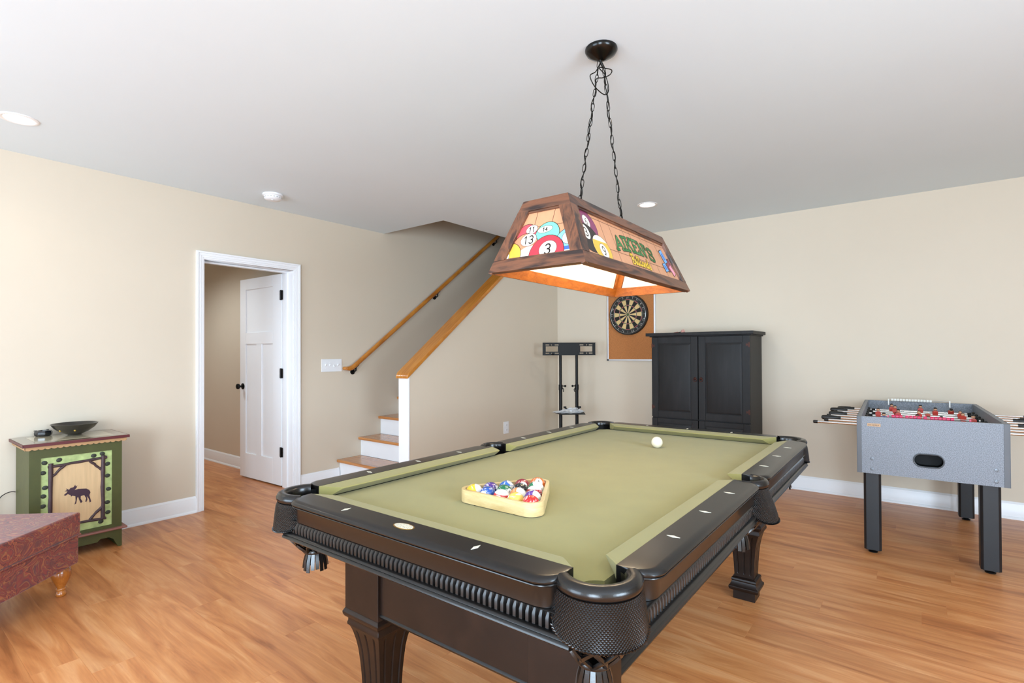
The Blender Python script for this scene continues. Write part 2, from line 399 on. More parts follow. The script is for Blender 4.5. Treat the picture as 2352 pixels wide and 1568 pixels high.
# ---------------------------------------------------------------- stairs
stairs = thing('staircase', 'oak-treaded staircase with white risers beside the half wall', 'staircase', (XL, 3.0, 0))
M_tread = wood('oak_tread', [(0.25, '#a5652f'), (0.45, '#bd7a40'), (0.65, '#cb8b50'), (0.85, '#b67238')], rough=0.22, stretch=(1.2, 14, 14), scale=1.8, dist=1.0, fine=0.25, fstretch=(3, 100, 100), coat=0.3)
RI, RU, SW = .1905, .2525, KL - XL
for i in range(16):
    zt = .212 + RI * i; yn = .029 + RU * i; zb = 0 if i == 0 else .212 + RI * (i - 1)
    MB().box(.001, SW, yn, yn + RU + .03, zt - .028, zt).build('tread', M_tread, stairs, bevel=.006)
    MB().box(.001, SW, yn + .034, yn + .05, zb, zt - .028).build('riser', M_trim, stairs)
    if i: pass
hr = thing('handrail', 'round oak handrail on black brackets along the stair wall', 'handrail', (XL, 0, 0))
hs = .7455; hp = [(.062, 3.105, 1.112), (.062, 3.135, 1.109), (.062, 3.165, 1.117)] + [(.062, 3.2 + i * .4, 1.138 + i * .4 * hs) for i in range(9)]
MB().tube(hp, [.017, .023, .024] + [.0235] * 9, 14).build('rail', M_oak, hr)
MB().tube([(.062, 3.118, 1.111), (.035, 3.116, 1.111), (.002, 3.116, 1.111)], .018, 12).build('return_end', M_oak, hr)
for yb in (3.215, 4.36, 5.46):
    zb = 1.138 + (yb - 3.2) * hs
    b = MB(); b.tube([(.002, yb, zb - .075), (.035, yb, zb - .075), (.058, yb, zb - .062), (.062, yb, zb - .026)], .007, 8); b.lathe([(0, .001), (.028, .001), (.026, .008), (0, .009)], 14, axis='x', c=(0, yb, zb - .075))
    b.hexa([(.05, yb - .03, zb - .03 - .03 * hs), (.074, yb - .03, zb - .03 - .03 * hs), (.074, yb + .03, zb - .03 + .03 * hs), (.05, yb + .03, zb - .03 + .03 * hs), (.05, yb - .03, zb - .024 - .03 * hs), (.074, yb - .03, zb - .024 - .03 * hs), (.074, yb + .03, zb - .024 + .03 * hs), (.05, yb + .03, zb - .024 + .03 * hs)])
    b.build('bracket', M_black, hr)

# switch plate, outlet, smoke detector
M_plate = mat('white_plastic', '#eceef0', .35, var=0.01)
sw = thing('light_switch', 'white four-gang toggle switch plate on the wall by the handrail', 'switch', (XL, 2.974, 1.1445))
MB().box(0.0005, .007, -.112, .112, -.062, .062).build('plate', M_plate, sw, bevel=.0025)
for i, up in enumerate((1, 1, -1, 1)):
    y0 = -.069 + i * .046
    MB().hexa([(.006, y0 - .005, -.011), (.006, y0 + .005, -.011), (.006, y0 + .005, .011), (.006, y0 - .005, .011), (.018, y0 - .004, up * .012 - .005), (.018, y0 + .004, up * .012 - .005), (.018, y0 + .004, up * .012 + .005), (.018, y0 - .004, up * .012 + .005)]).build('toggle', M_plate, sw, bevel=.0015)
    for z in (-.03, .03): MB().lathe([(0, .0055), (.003, .0055), (.0028, .0082), (0, .0085)], 10, axis='x', c=(0, y0, z)).build('screw', M_plate, sw)
ol = thing('outlet', 'white duplex outlet plate low on the half wall', 'outlet', (KR, 4.388, .461))
MB().box(0.0005, .006, -.042, .042, -.064, .064).build('plate', M_plate, ol, bevel=.0025)
for z in (-.026, .026):
    f = MB().lathe([(0, .0055), (.017, .0055), (.0165, .0085), (0, .0088)], 16, axis='x', c=(0, 0, z)).build('receptacle', M_plate, ol)
    s = MB()
    for y0 in (-.006, .006): s.box(.0084, .0094, y0 - .0012, y0 + .0012, z - .002, z + .007)
    s.build('slot', M_black, f)
sd = thing('smoke_detector', 'round white smoke detector on the ceiling near the door', 'smoke detector', (-4.145, 2.165, ZC))
MB().lathe([(.078, 0), (.078, -.012), (.070, -.016), (.066, -.018)], 32).build('base', M_plate, sd)
MB().lathe([(.066, -.014), (.067, -.034), (.058, -.044), (.03, -.050), (0, -.050)], 32).build('housing', M_plate, sd)
v = MB()
for i in range(18): a = i * 2 * pi / 18; v.box(.0655, .0685, -.006, .006, -.031, -.021); 
v2 = MB()
for i in range(18):
    q = MB().box(.0655, .0680, -.006, .006, -.031, -.025); q.xf(Matrix.Rotation(i * 2 * pi / 18, 4, 'Z')); v2.add(q.v, q.f)
v2.build('vent_slots', mat('vent_grey', '#b9b9b6', .6), sd, kind='stuff')
MB().lathe([(0, -.0495), (.008, -.0495), (.008, -.053), (0, -.053)], 12, c=(.02, -.015, 0)).build('test_button', M_plate, sd)
wd = MB().hexa([(0, -.02, 0), (.09, -.02, 0), (.09, .02, 0), (0, .02, 0), (0.002, -.02, .006), (.09, -.02, .022), (.09, .02, .022), (0.002, .02, .006)]).build('grey_wedge', mat('wedge_grey', '#585a5c', .7), bevel=.002, loc=(-4.47, 2.545, 0), rot=(0, 0, radians(70)))  # dark grey piece of unknown kind, modelled as a small wedge
tag(wd, 'small dark grey wedge on the floor by the door casing', 'door wedge')

# ================================================================ POOL TABLE
M_esp = wood('espresso_wood', [(0.3, '#170f0b'), (0.5, '#1d130e'), (0.7, '#241711')], rough=0.33, stretch=(6, 6, 6), scale=1.4, fine=0.12, bump=0.02, rnd=False, spec=.3)
M_rail = mat('black_rail_lacquer', '#100e0d', 0.28, var=.1, scale=4, coat=.1, spec=.45)
M_cloth = mat('green_cloth', '#958d58', 0.95, var=0.03, scale=9, bump=0.25, bscale=900, spec=0.12, sheen=0.15)
M_leather = mat('black_leather', '#0e0c0b', 0.27, var=0.1, scale=20, bump=0.1, bscale=260, coat=0.1)
M_pearl = mat('pearl_inlay', '#e9e4cf', 0.25, var=0.12, scale=90)
M_gold = mat('brass_edge', '#b98d3a', 0.3, 0.9, var=0.05)
def leather_diamond():
    m, nt, b = newmat('embossed_leather'); N, L = nt.nodes, nt.links
    b.inputs['Base Color'].default_value = lin('#0d0a09'); b.inputs['Roughness'].default_value = .27; b.inputs['Specular IOR Level'].default_value = .4
    tc = N.new('ShaderNodeTexCoord'); h = []
    sx = N.new('ShaderNodeSeparateXYZ'); L.new(tc.outputs['Object'], sx.inputs[0])
    at = N.new('ShaderNodeMath'); at.operation = 'ARCTAN2'; L.new(sx.outputs['Y'], at.inputs[0]); L.new(sx.outputs['X'], at.inputs[1])
    am = N.new('ShaderNodeMath'); am.operation = 'MULTIPLY'; am.inputs[1].default_value = .1; L.new(at.outputs[0], am.inputs[0])
    for sg in (1, -1):
        zz = N.new('ShaderNodeMath'); zz.operation = 'MULTIPLY'; zz.inputs[1].default_value = sg; L.new(sx.outputs['Z'], zz.inputs[0])
        s = N.new('ShaderNodeMath'); s.operation = 'ADD'; L.new(am.outputs[0], s.inputs[0]); L.new(zz.outputs[0], s.inputs[1])
        k = N.new('ShaderNodeMath'); k.operation = 'MULTIPLY'; k.inputs[1].default_value = 430; L.new(s.outputs[0], k.inputs[0])
        q = N.new('ShaderNodeMath'); q.operation = 'SINE'; L.new(k.outputs[0], q.inputs[0])
        a = N.new('ShaderNodeMath'); a.operation = 'ABSOLUTE'; L.new(q.outputs[0], a.inputs[0]); h.append(a)
    mn = N.new('ShaderNodeMath'); mn.operation = 'MINIMUM'; L.new(h[0].outputs[0], mn.inputs[0]); L.new(h[1].outputs[0], mn.inputs[1])
    bp = N.new('ShaderNodeBump'); bp.inputs['Strength'].default_value = .8; bp.inputs['Distance'].default_value = .0022
    L.new(mn.outputs[0], bp.inputs['Height']); L.new(bp.outputs[0], b.inputs['Normal']); return m
M_emb = leather_diamond()
PT = thing('pool_table', 'dark espresso pool table with olive green cloth and black leather pockets', 'pool table', (-1.078, 2.003, 0), radians(.55))
ZR, ZB = .803, .765
CP, SP = (.541, 1.043), (.582, 0.0)     # pocket centres
# bed cloth with pocket notches
def bed():
    pts = []; hx, hy = .532, 1.032
    def arcp(cx, cy, r, a0, a1, n=10): return [(cx + r * cos(a0 + (a1 - a0) * i / n), cy + r * sin(a0 + (a1 - a0) * i / n)) for i in range(n + 1)]
    rc, rs = .056, .054; CPb = (CP[0] + .008, CP[1] + .008)
    dx = sqrt(rs**2 - (SP[0] - hx)**2); dyc = sqrt(rc**2 - (CPb[0] - hx)**2)
    q = []   # quarter x>0, y from -0 .. up to top then to x=0
    a_s = atan2(dx, hx - SP[0]); q += [(SP[0] + rs * cos(a), SP[1] + rs * sin(a)) for a in [pi - (pi - a_s) * i / 6 for i in range(7)]]
    a0 = atan2(-dyc, hx - CPb[0]); a1 = atan2(hy - CPb[1], -dyc)
    if a1 > 0: a1 -= 2 * pi
    q += [(CPb[0] + rc * cos(a0 + (a1 - a0) * i / 10), CPb[1] + rc * sin(a0 + (a1 - a0) * i / 10)) for i in range(11)]
    right = [(x, -y) for x, y in q[::-1]] + q[1:]
    return right + [(-x, -y) for x, y in right]
MB().prism(bed(), .735, ZB).build('bed_cloth', M_cloth, PT, smooth=0, label='olive green playing surface')
# cushions
def cushion(name, ax, s, a_in, b_in, a_out, b_out):
    # along axis from a..b ; side s; nose at N, back at K
    N_, K_ = (.5, .556) if ax == 'y' else (1.0, 1.056)
    def P(t, d, z): return (s * d, t, z) if ax == 'y' else (t, s * d, z)
    def sec(ti, to):   # from nose t to back t
        tm = ti + (to - ti) * .45
        return [P(to, K_, ZR - .0005), P(ti + (to - ti) * .2, N_ + .012, ZR - .0065), P(ti, N_ + .0015, ZR - .009), P(ti, N_, ZR - .012), P(tm, N_ + .036, ZB + .001), P(to, K_, ZB + .001)]
    MB().loft([sec(a_in, a_out), sec(b_in, b_out)]).build(name, M_cloth, PT, bevel=.0012, smooth=30)
for s in (1, -1):
    cushion('cushion', 'y', s, .066, .93, .052, .988); cushion('cushion', 'y', s, -.93, -.066, -.988, -.052)
    cushion('cushion', 'x', s, -.43, .43, -.488, .488)
# wooden rails (profile lofted along their length, outer ends rounded in plan)
PROF = [(0, ZR), (.068, ZR), (.080, ZR - .001), (.088, ZR - .005), (.0915, ZR - .010), (.0895, ZR - .0135), (.0845, ZR - .0145), (.0885, ZR - .0165), (.089, ZR - .0185), (.086, ZR - .0205), (.079, ZR - .0215), (.077, ZR - .024), (.074, .7365), (.0, .7365)]
def rail(ax, s, a, b, base, ra, rb):
    ts = [0, .002, .006, .012, .02, .03, .042, .055]; secs = []
    def ins(t, r): return 0 if t >= r or r == 0 else r - sqrt(max(0, r * r - (r - t) ** 2))
    def P(t, d, z): return (s * d, t, z) if ax == 'y' else (t, s * d, z)
    st = [(a + t, ins(t, ra)) for t in ts] + [(b - t, ins(t, rb)) for t in ts[::-1]]
    for t, i_ in st: secs.append([P(t, base + max(0, d - (i_ if d > .05 else 0)), z) for d, z in PROF])
    return MB().loft(secs).build('rail', M_rail, PT, smooth=45)
for s in (1, -1):
    rail('y', s, .052, .99, .556, .045, .05); rail('y', s, -.99, -.052, .556, .05, .045)
    rail('x', s, -.49, .49, 1.056, .05, .05)
# substructure and mouldings under the rails
MB().prism([(.618, -1.03), (.618, 1.03), (.53, 1.115), (-.53, 1.115), (-.618, 1.03), (-.618, -1.03), (-.53, -1.115), (.53, -1.115)], .681, .7355).build('apron_core', M_rail, PT)
LOWP = [(0, .714), (.012, .714), (.018, .711), (.020, .707), (.017, .704), (.021, .701), (.022, .696), (.018, .692), (.006, .690), (0, .690)]
LOWP = [(d, z - .019) for d, z in LOWP]
TOPB = [(0, .7545), (.010, .7545), (.0125, .752), (.010, .7495), (0, .7485)]
TOPB = [(d, z - .019) for d, z in TOPB]
for s in (1, -1):
    for ax, half, base in (('y', 1.115, .618), ('x', .618, 1.115)):
        def P(t, d, z): return (s * d, t, z) if ax == 'y' else (t, s * d, z)
        e = .092
        for nm, pr in (('lower_moulding', LOWP), ('bead_moulding', TOPB)):
            segs = ((-half + e, -.06), (.06, half - e)) if ax == 'y' else ((-half + e, half - e),)
            for a, b in segs: MB().loft([[P(t, base + d, z) for d, z in pr] for t in (a, b)]).build(nm, M_rail, PT, smooth=50)
        n = int((2 * half - 2 * e) / .0165); d = MB(); pw = (2 * half - 2 * e) / n
        for i in range(n):
            t = -half + e + (i + .5) * pw
            if ax == 'y' and abs(t) < .062: continue
            h_ = pw * .42
            ring = [(t - h_, base), (t - h_ * .55, base + .009), (t + h_ * .55, base + .009), (t + h_, base)]
            top = [(t - h_, base), (t - h_ * .3, base + .003), (t + h_ * .3, base + .003), (t + h_, base)]
            d.loft([[P(q[0], q[1], .6955) for q in ring], [P(q[0], q[1], .716) for q in ring], [P(q[0], q[1], .7285) for q in top]], True, True)
        d.build('dentil_moulding', M_rail, PT, smooth=35, kind='stuff')
# sights
for s in (1, -1):
    for k in (-3, -2, -1, 1, 2, 3):
        MB().prism([(s * .592 - .017, k * .25), (s * .592, k * .25 - .0065), (s * .592 + .017, k * .25), (s * .592, k * .25 + .0065)], ZR - .001, ZR + .0006).build('sight', M_pearl, PT, smooth=0)
    for k in (-1, 0, 1):
        if s < 0 and k == 0: continue
        MB().prism([(k * .25, s * 1.094 - .017), (k * .25 + .0065, s * 1.094), (k * .25, s * 1.094 + .017), (k * .25 - .0065, s * 1.094)], ZR - .001, ZR + .0006).build('sight', M_pearl, PT, smooth=0)
ov = MB().prism([(.036 * cos(i * pi / 16), -1.094 + .019 * sin(i * pi / 16)) for i in range(32)], ZR - .001, ZR + .0006).build('name_plate', M_gold, PT, smooth=0, label='oval pearl plate with a brass edge')
MB().prism([(.0325 * cos(i * pi / 16), -1.094 + .0155 * sin(i * pi / 16)) for i in range(32)], ZR - .0005, ZR + .001).build('plate_face', mat('plate_face', '#d9d2bd', .35, var=.35, scale=260), ov, smooth=0)
# legs and frame
def sq(h, z, groove=0.0, k=3):
    pts = []; w_ = .0085
    for side in range(4):
        a = side * pi / 2
        line = [(-h, -h)]
        for j in range(k):
            cx = -h * .62 + j * h * .62
            line += [(cx - w_ / 2, -h), (cx - w_ / 4, -h + groove), (cx + w_ / 4, -h + groove), (cx + w_ / 2, -h)]
        pts += [(x * cos(a) - y * sin(a), x * sin(a) + y * cos(a), z) for x, y in line]
    return pts
lg = MB()
base_prof = [(0, .052), (.045, .052), (.047, .066), (.056, .070), (.066, .070), (.074, .062), (.092, .057), (.097, .060), (.106, .058), (.112, .050)]
lg.loft([[(-h, -h, z), (h, -h, z), (h, h, z), (-h, h, z)] for z, h in base_prof])
sh = [(.110, .046, 0), (.128, .0465, 0), (.134, .0468, .004), (.18, .049, .005), (.22, .052, .005), (.26, .056, .005), (.29, .061, .005), (.315, .067, .005), (.325, .070, .004), (.331, .072, 0), (.345, .0775, 0)]
lg.loft([sq(h, z, g) for z, h, g in sh])
cap = [(.344, .081), (.352, .082), (.360, .0795), (.368, .0795), (.374, .088), (.382, .092), (.390, .093), (.396, .090), (.402, .0865)]
lg.loft([[(-h, -h, z), (h, -h, z), (h, h, z), (-h, h, z)] for z, h in cap])
lg.box(-.086, .086, -.086, .086, .400, .682)
lme = lg.mesh('leg', M_esp, bevel=.0012, smooth=35, seg=1)
for sx in (1, -1):
    for sy in (1, -1): link('leg', lme, PT, loc=(sx * .378, sy * .862, 0))
BEAD = [(0, .448), (.010, .448), (.014, .444), (.011, .440), (.015, .437), (.018, .432), (.014, .428), (.018, .425), (.022, .419), (.020, .413), (.012, .409), (0, .409)]
for s in (1, -1):
    MB().box(-.294, .294, s * .918 - .02, s * .918 + .002, .415, .682).build('frame_panel', M_esp, PT)
    MB().loft([[(t, s * (.92 + d), z) for d, z in BEAD] for t in (-.292, .292)]).build('panel_moulding', M_rail, PT, smooth=50)
    MB().box(s * .432 - .02, s * .432 + .002, -.778, .778, .415, .682).build('frame_panel', M_esp, PT)
    MB().loft([[(s * (.434 + d), t, z) for d, z in BEAD] for t in (-.776, .776)]).build('panel_moulding', M_rail, PT, smooth=50)
# pockets: iron rim > liner, leather shield, lacing, net, tassel
def pocket_meshes(ri, ro, half, dz, flare, taper):
    h = radians(half); rm = {}
    wdt = ro - ri
    rm['rim'] = MB().lathe([(ri + .002, ZR - .030), (ri, ZR - .008), (ri + .006, ZR + .001), (ri + .012, ZR + .0025), (ro - .014, ZR + .0025), (ro - .005, ZR - .002), (ro, ZR - .011), (ro - .001, ZR - .019), (ro - .007, ZR - .027), (ro - .015, ZR - .030)], 28, a0=-h * 1.03, a1=h * 1.03, closedprof=True).mesh('pocket', M_leather, smooth=55)
    rm['liner'] = MB().lathe([(ri + .001, ZR - .012), (ri + .004, ZB - .01), (ri + .006, .70), (ri - .004, .66)], 30, a0=-h * 1.25, a1=h * 1.25).mesh('liner', mat('pocket_liner', '#0b0b0b', .35), smooth=60)
    hs_ = radians(half + 6); rings = []; edge = []; n = 28
    def zbot(u): return ZR - .030 - dz * (1 - .22 * abs(u) ** 3)
    for i in range(n + 1):
        u = -1 + 2 * i / n; a = u * hs_; zb = zbot(u) + .0016 * sin(i * 2.3); zt = ZR - .026
        prof = []
        for t, r in ((0, ro - .004), (.15, ro + .001), (.5, ro + .001 + flare * .5), (.85, ro + .001 + flare * .9), (1, ro + flare)): prof.append((r, zt + (zb - zt) * t, a * (1 - taper * t)))
        o_ = [(r * cos(b), r * sin(b), z) for r, z, b in prof]; i_ = [((r - .004) * cos(b), (r - .004) * sin(b), z) for r, z, b in prof[::-1]]
        rings.append(o_ + i_)
    rm['shield'] = MB().loft(rings).mesh('shield', M_emb, smooth=60)
    lc = MB(); ed = []; zt = ZR - .026
    for t in (0, .2, .4, .6, .8): ed.append((-hs_ * (1 - taper * t), zt + (zbot(-1) - zt) * t, ro + flare * t))
    ed += [(a_ * (1 - taper), zbot(a_ / hs_), ro + flare) for a_ in [-hs_ + 2 * hs_ * i / 40 for i in range(41)]]
    ed += [(-a_, z, r_) for a_, z, r_ in ed[:5][::-1]]
    pth = []
    for i, (a, z, rr_) in enumerate(ed):
        for q in (0, 1): pth.append(((rr_ + (.002 if q else -.0065)) * cos(a + .006 * q), (rr_ + (.002 if q else -.0065)) * sin(a + .006 * q), z + (.0015 if q else -.001)))
    lc.tube(pth, .0024, 6); rm['lacing'] = lc.mesh('lacing', M_leather, smooth=60)
    nt_ = MB(); n = 8; zt, zb = ZR - .030 - dz * .90, .606; R0_, R1_, sh_ = ro - .020, .034, -.028
    def bag(a, t): 
        r = R0_ + (R1_ - R0_) * t ** 1.9; return (r * cos(a) + sh_ * t, r * sin(a), zt + (zb - zt) * t)
    for i in range(n):
        for sg in (1, -1):
            nt_.tube([bag(2 * pi * i / n + sg * t / 8 * 1.2, t / 8) for t in range(9)], .0052, 5)
    nt_.tube([bag(2 * pi * i / 24, 1) for i in range(24)], .006, 6, closed=True)
    nt_.tube([bag(2 * pi * i / 24, .02) for i in range(24)], .004, 6, closed=True)
    rm['net'] = nt_.mesh('net', M_leather, smooth=60, )
    ts = MB(); c0 = bag(0, 1); cx = sh_
    ts.lathe([(0, .612), (.02, .610), (.03, .600), (.031, .590)], 16, c=(cx, 0, 0))
    for i in range(16):
        a = 2 * pi * i / 16; r0, r1 = .030, .040 + .004 * sin(i * 3.1); z1 = .548 + .006 * sin(i * 1.7)
        w0, w1 = .0048, .0058
        def q(r, z, wv): return [(r * cos(a) - wv * sin(a) + cx, r * sin(a) + wv * cos(a), z), (r * cos(a) + wv * sin(a) + cx, r * sin(a) - wv * cos(a), z), ((r - .003) * cos(a) + wv * sin(a) + cx, (r - .003) * sin(a) - wv * cos(a), z), ((r - .003) * cos(a) - wv * sin(a) + cx, (r - .003) * sin(a) + wv * cos(a), z)]
        ts.loft([q(r0, .600, w0), q((r0 + r1) / 2 + .002, .575, w1), q(r1, z1, w1)])
    rm['tassel'] = ts.mesh('tassel', M_leather, smooth=50)
    return rm
cm = pocket_meshes(.057, .093, 87, .086, .008, .10); sm = pocket_meshes(.05, .077, 84, .110, .030, .35)
for sx in (1, -1):
    for y_ in (1, 0, -1):
        mm = sm if y_ == 0 else cm
        loc = (sx * SP[0], 0, 0) if y_ == 0 else (sx * CP[0], y_ * CP[1], 0)
        ang = (0 if sx > 0 else pi) if y_ == 0 else atan2(y_, sx)
        r = link('pocket', mm['rim'], PT, loc=loc, rot=(0, 0, ang), label='black leather pocket')
        for nm in ('liner', 'shield', 'lacing', 'net', 'tassel'): link(nm, mm[nm], r)

# ---------------------------------------------------------------- balls and rack
R = .02858
PTM = Matrix.Translation((-1.078, 2.003, 0)) @ Matrix.Rotation(radians(.55), 4, 'Z')
def ball_mat(name, col, stripe, spots=True):
    m, nt, b = newmat(name); N, L = nt.nodes, nt.links
    tc = N.new('ShaderNodeTexCoord'); sx = N.new('ShaderNodeSeparateXYZ'); L.new(tc.outputs['Object'], sx.inputs[0])
    nz = N.new('ShaderNodeTexNoise'); nz.inputs['Scale'].default_value = 34; nz.inputs['Distortion'].default_value = 2.2; nz.inputs['Detail'].default_value = 2; L.new(tc.outputs['Object'], nz.inputs[0])
    cr = N.new('ShaderNodeValToRGB'); c = lin(col); cr.color_ramp.elements[0].color = c; cr.color_ramp.elements[0].position = .5
    cr.color_ramp.elements[1].color = tuple(.45 * v + .55 * q for v, q in zip(c[:3], (.9, .88, .82))) + (1,); cr.color_ramp.elements[1].position = .62
    L.new(nz.outputs[0], cr.inputs[0])
    def cmp(out, thr, absol=True):
        src = out
        if absol:
            a = N.new('ShaderNodeMath'); a.operation = 'ABSOLUTE'; L.new(out, a.inputs[0]); src = a.outputs[0]
        g = N.new('ShaderNodeMath'); g.operation = 'GREATER_THAN'; g.inputs[1].default_value = thr; L.new(src, g.inputs[0]); return g.outputs[0]
    last = cr.outputs[0]; white = (.87, .85, .78, 1)
    if stripe:
        mx = N.new('ShaderNodeMixRGB'); L.new(cmp(sx.outputs['Z'], R * .56), mx.inputs[0]); L.new(last, mx.inputs[1]); mx.inputs[2].default_value = white; last = mx.outputs[0]
    mx = N.new('ShaderNodeMixRGB'); L.new(cmp(sx.outputs['X'], R * .885), mx.inputs[0]); L.new(last, mx.inputs[1]); mx.inputs[2].default_value = white; last = mx.outputs[0]
    L.new(last, b.inputs['Base Color']); b.inputs['Roughness'].default_value = .08; b.inputs['Coat Weight'].default_value = .5
    return m
ball_base = MB().sphere((0, 0, 0), R, 28, 18)
M_ink = mat('black_ink', '#101010', .5, var=0)
def ball(name, num, col, stripe, pos, rot, label, group=None):
    bm_ = ball_mat('ball_' + num if num else 'cue_ball', col, stripe)
    o = ball_base.build(name, bm_, loc=pos, smooth=180); o.rotation_euler = rot
    tag(o, label, 'ball', group)
    if num:
        q = MB()
        for sg in (1, -1):
            def pl(u, v, lift): 
                d = Vector((sg, u * sg / R, v / R)).normalized() * (R * 1.004); return tuple(d)
            strokes(q, number_lines(num, 0, 0, .0115), .0018, pl)
        q.build('number', M_ink, o, smooth=0)
    return o
M_cue = ball_mat
cue = MB().sphere((0, 0, 0), R * 1.02, 28, 18).build('cue_ball', mat('cue_ivory', '#e6ddc6', .1, var=.02, coat=.5), loc=(-1.066, 2.585, ZB + R * 1.02), smooth=180)
tag(cue, 'plain ivory cue ball alone at the far end of the green cloth', 'ball')
BALLS = [[('9', '#e3b21c', 1, 'yellow striped'), ('2', '#1d4f9c', 0, 'blue marbled'), ('11', '#c8281f', 1, 'red striped'), ('1', '#e2bd55', 0, 'pale yellow marbled'), ('3', '#c9221f', 0, 'bright red marbled')],
         [('4', '#4a2a7d', 0, 'purple marbled'), ('6', '#0d6b45', 0, 'green marbled'), ('13', '#e08a4a', 1, 'pale orange striped'), ('12', '#5b2c8a', 1, 'purple striped')],
         [('10', '#2a63ad', 1, 'blue striped'), ('8', '#17171a', 0, 'black marbled'), ('15', '#a31f2b', 1, 'maroon striped')],
         [('7', '#8e1d2c', 0, 'maroon marbled'), ('14', '#157a4f', 1, 'green striped')], [('5', '#e0712c', 0, 'orange marbled')]]
RX, RY = -1.052, 1.2955
ROWN = ['first (nearest) row', 'second row', 'third row', 'fourth row', 'far tip']
for i, row in enumerate(BALLS):
    n = len(row)
    for j, (num, c, stp, cn) in enumerate(row):
        x = RX + (j - (n - 1) / 2) * 2.02 * R; y = RY + i * 2.02 * R * sqrt(3) / 2
        ball('billiard_ball', num, c, stp, (x, y, ZB + R), (random.uniform(-1, 1), random.uniform(-1.2, .2), random.uniform(0, 6.28)), f'{cn} billiard ball in the {ROWN[i]} of the wooden rack', 'balls in the rack')
rk = thing('ball_rack', 'pale wooden triangle rack around the billiard balls', 'rack', (RX, RY, ZB), 0)
def tri(off):
    ap = 4 * 2.02 * R * sqrt(3) / 2; hx = 4 * R * 1.01; C_ = [(-hx, 0), (hx, 0), (0, ap)]; out = []
    for (cx, cy), a0 in zip(C_, (150, 270, 30)):
        for k in range(9): a = radians(a0 + 120 * k / 8); out.append((cx + off * cos(a), cy + off * sin(a)))
    return out
rr = MB(); o, i_ = tri(R * 1.03 + .0125), tri(R * 1.03); zz = (.002, .044)
n = len(o); vs = [(p[0], p[1], zz[0]) for p in o] + [(p[0], p[1], zz[1]) for p in o] + [(p[0], p[1], zz[0]) for p in i_] + [(p[0], p[1], zz[1]) for p in i_]; fs = []
for k in range(n):
    k2 = (k + 1) % n; fs += [(k, k2, n + k2, n + k), (2 * n + k2, 2 * n + k, 3 * n + k, 3 * n + k2), (n + k, n + k2, 3 * n + k2, 3 * n + k), (k2, k, 2 * n + k, 2 * n + k2)]
rr.add(vs, fs); rr.build('frame', wood('maple', [(0.3, '#c9ab74'), (0.5, '#d6bd88'), (0.75, '#dfcb9e')], rough=.4, stretch=(6, 6, 30), scale=1.5, fine=.15), rk, bevel=.0018, smooth=40)
for (cx, cy) in ((-.08, -R * 1.03 - .006), (.08, -R * 1.03 - .006), (0, .235)):
    MB().lathe([(0, .0), (.004, .0), (.004, .0025), (0, .0025)], 10, c=(cx, cy, 0)).build('glide', M_black, rk)

# ================================================================ BILLIARD LAMP
LZ = 1.552
LAMP = thing('billiard_lamp', 'wood framed billiard lamp with printed panels hanging on chains over the pool table', 'pendant lamp', (-1.062, 1.998, LZ), radians(1.0))
def lampwood(ax):
    st = {'x': (1.2, 9, 9), 'y': (9, 1.2, 9), 'z': (9, 9, 1.6)}[ax]; fs = {'x': (4, 90, 90), 'y': (90, 4, 90), 'z': (90, 90, 5)}[ax]
    return wood('stained_lamp_oak_' + ax, [(0.32, '#1f1513'), (0.42, '#452b20'), (0.50, '#744830'), (0.58, '#65402c'), (0.68, '#2a1c18')], rough=.35, stretch=st, scale=2.0, dist=1.2, fine=.3, fstretch=fs, coat=.15)
M_lw = lampwood('y')
M_li = wood('inner_lamp_oak', [(0.3, '#7a3f10'), (0.5, '#8f4f17'), (0.75, '#a05d20')], rough=.4, stretch=(6, 6, 14), scale=2.4, dist=1.5, fine=.3)
M_liner = mat('white_liner', '#f4efe2', .6, var=0)
BW, BLn, TW, TLn, HT = .205, .52, .095, .445, .263
GAIN = [1.0]
def flat(name, col, e=.16): return mat('print_%s_%d' % (name, GAIN[0] * 10), col, .3, var=.05, scale=30, emit=e * GAIN[0])
P_ink = flat('ink', '#241c18', 0.0)
def clip_poly(P, halfb, halft, Ls, v0, v1, pw):
    def H(v): return halfb + (halft - halfb) * v / Ls - pw
    tests = [lambda p: p[1] - v0, lambda p: v1 - p[1], lambda p: H(p[1]) - p[0], lambda p: p[0] + H(p[1])]
    for t in tests:
        out = []
        for i in range(len(P)):
            a, b = P[i - 1], P[i]; ta, tb = t(a), t(b)
            if (ta >= 0) != (tb >= 0):
                k = ta / (ta - tb); out.append((a[0] + (b[0] - a[0]) * k, a[1] + (b[1] - a[1]) * k))
            if tb >= 0: out.append(b)
        P = out
        if not P: return P
    return P
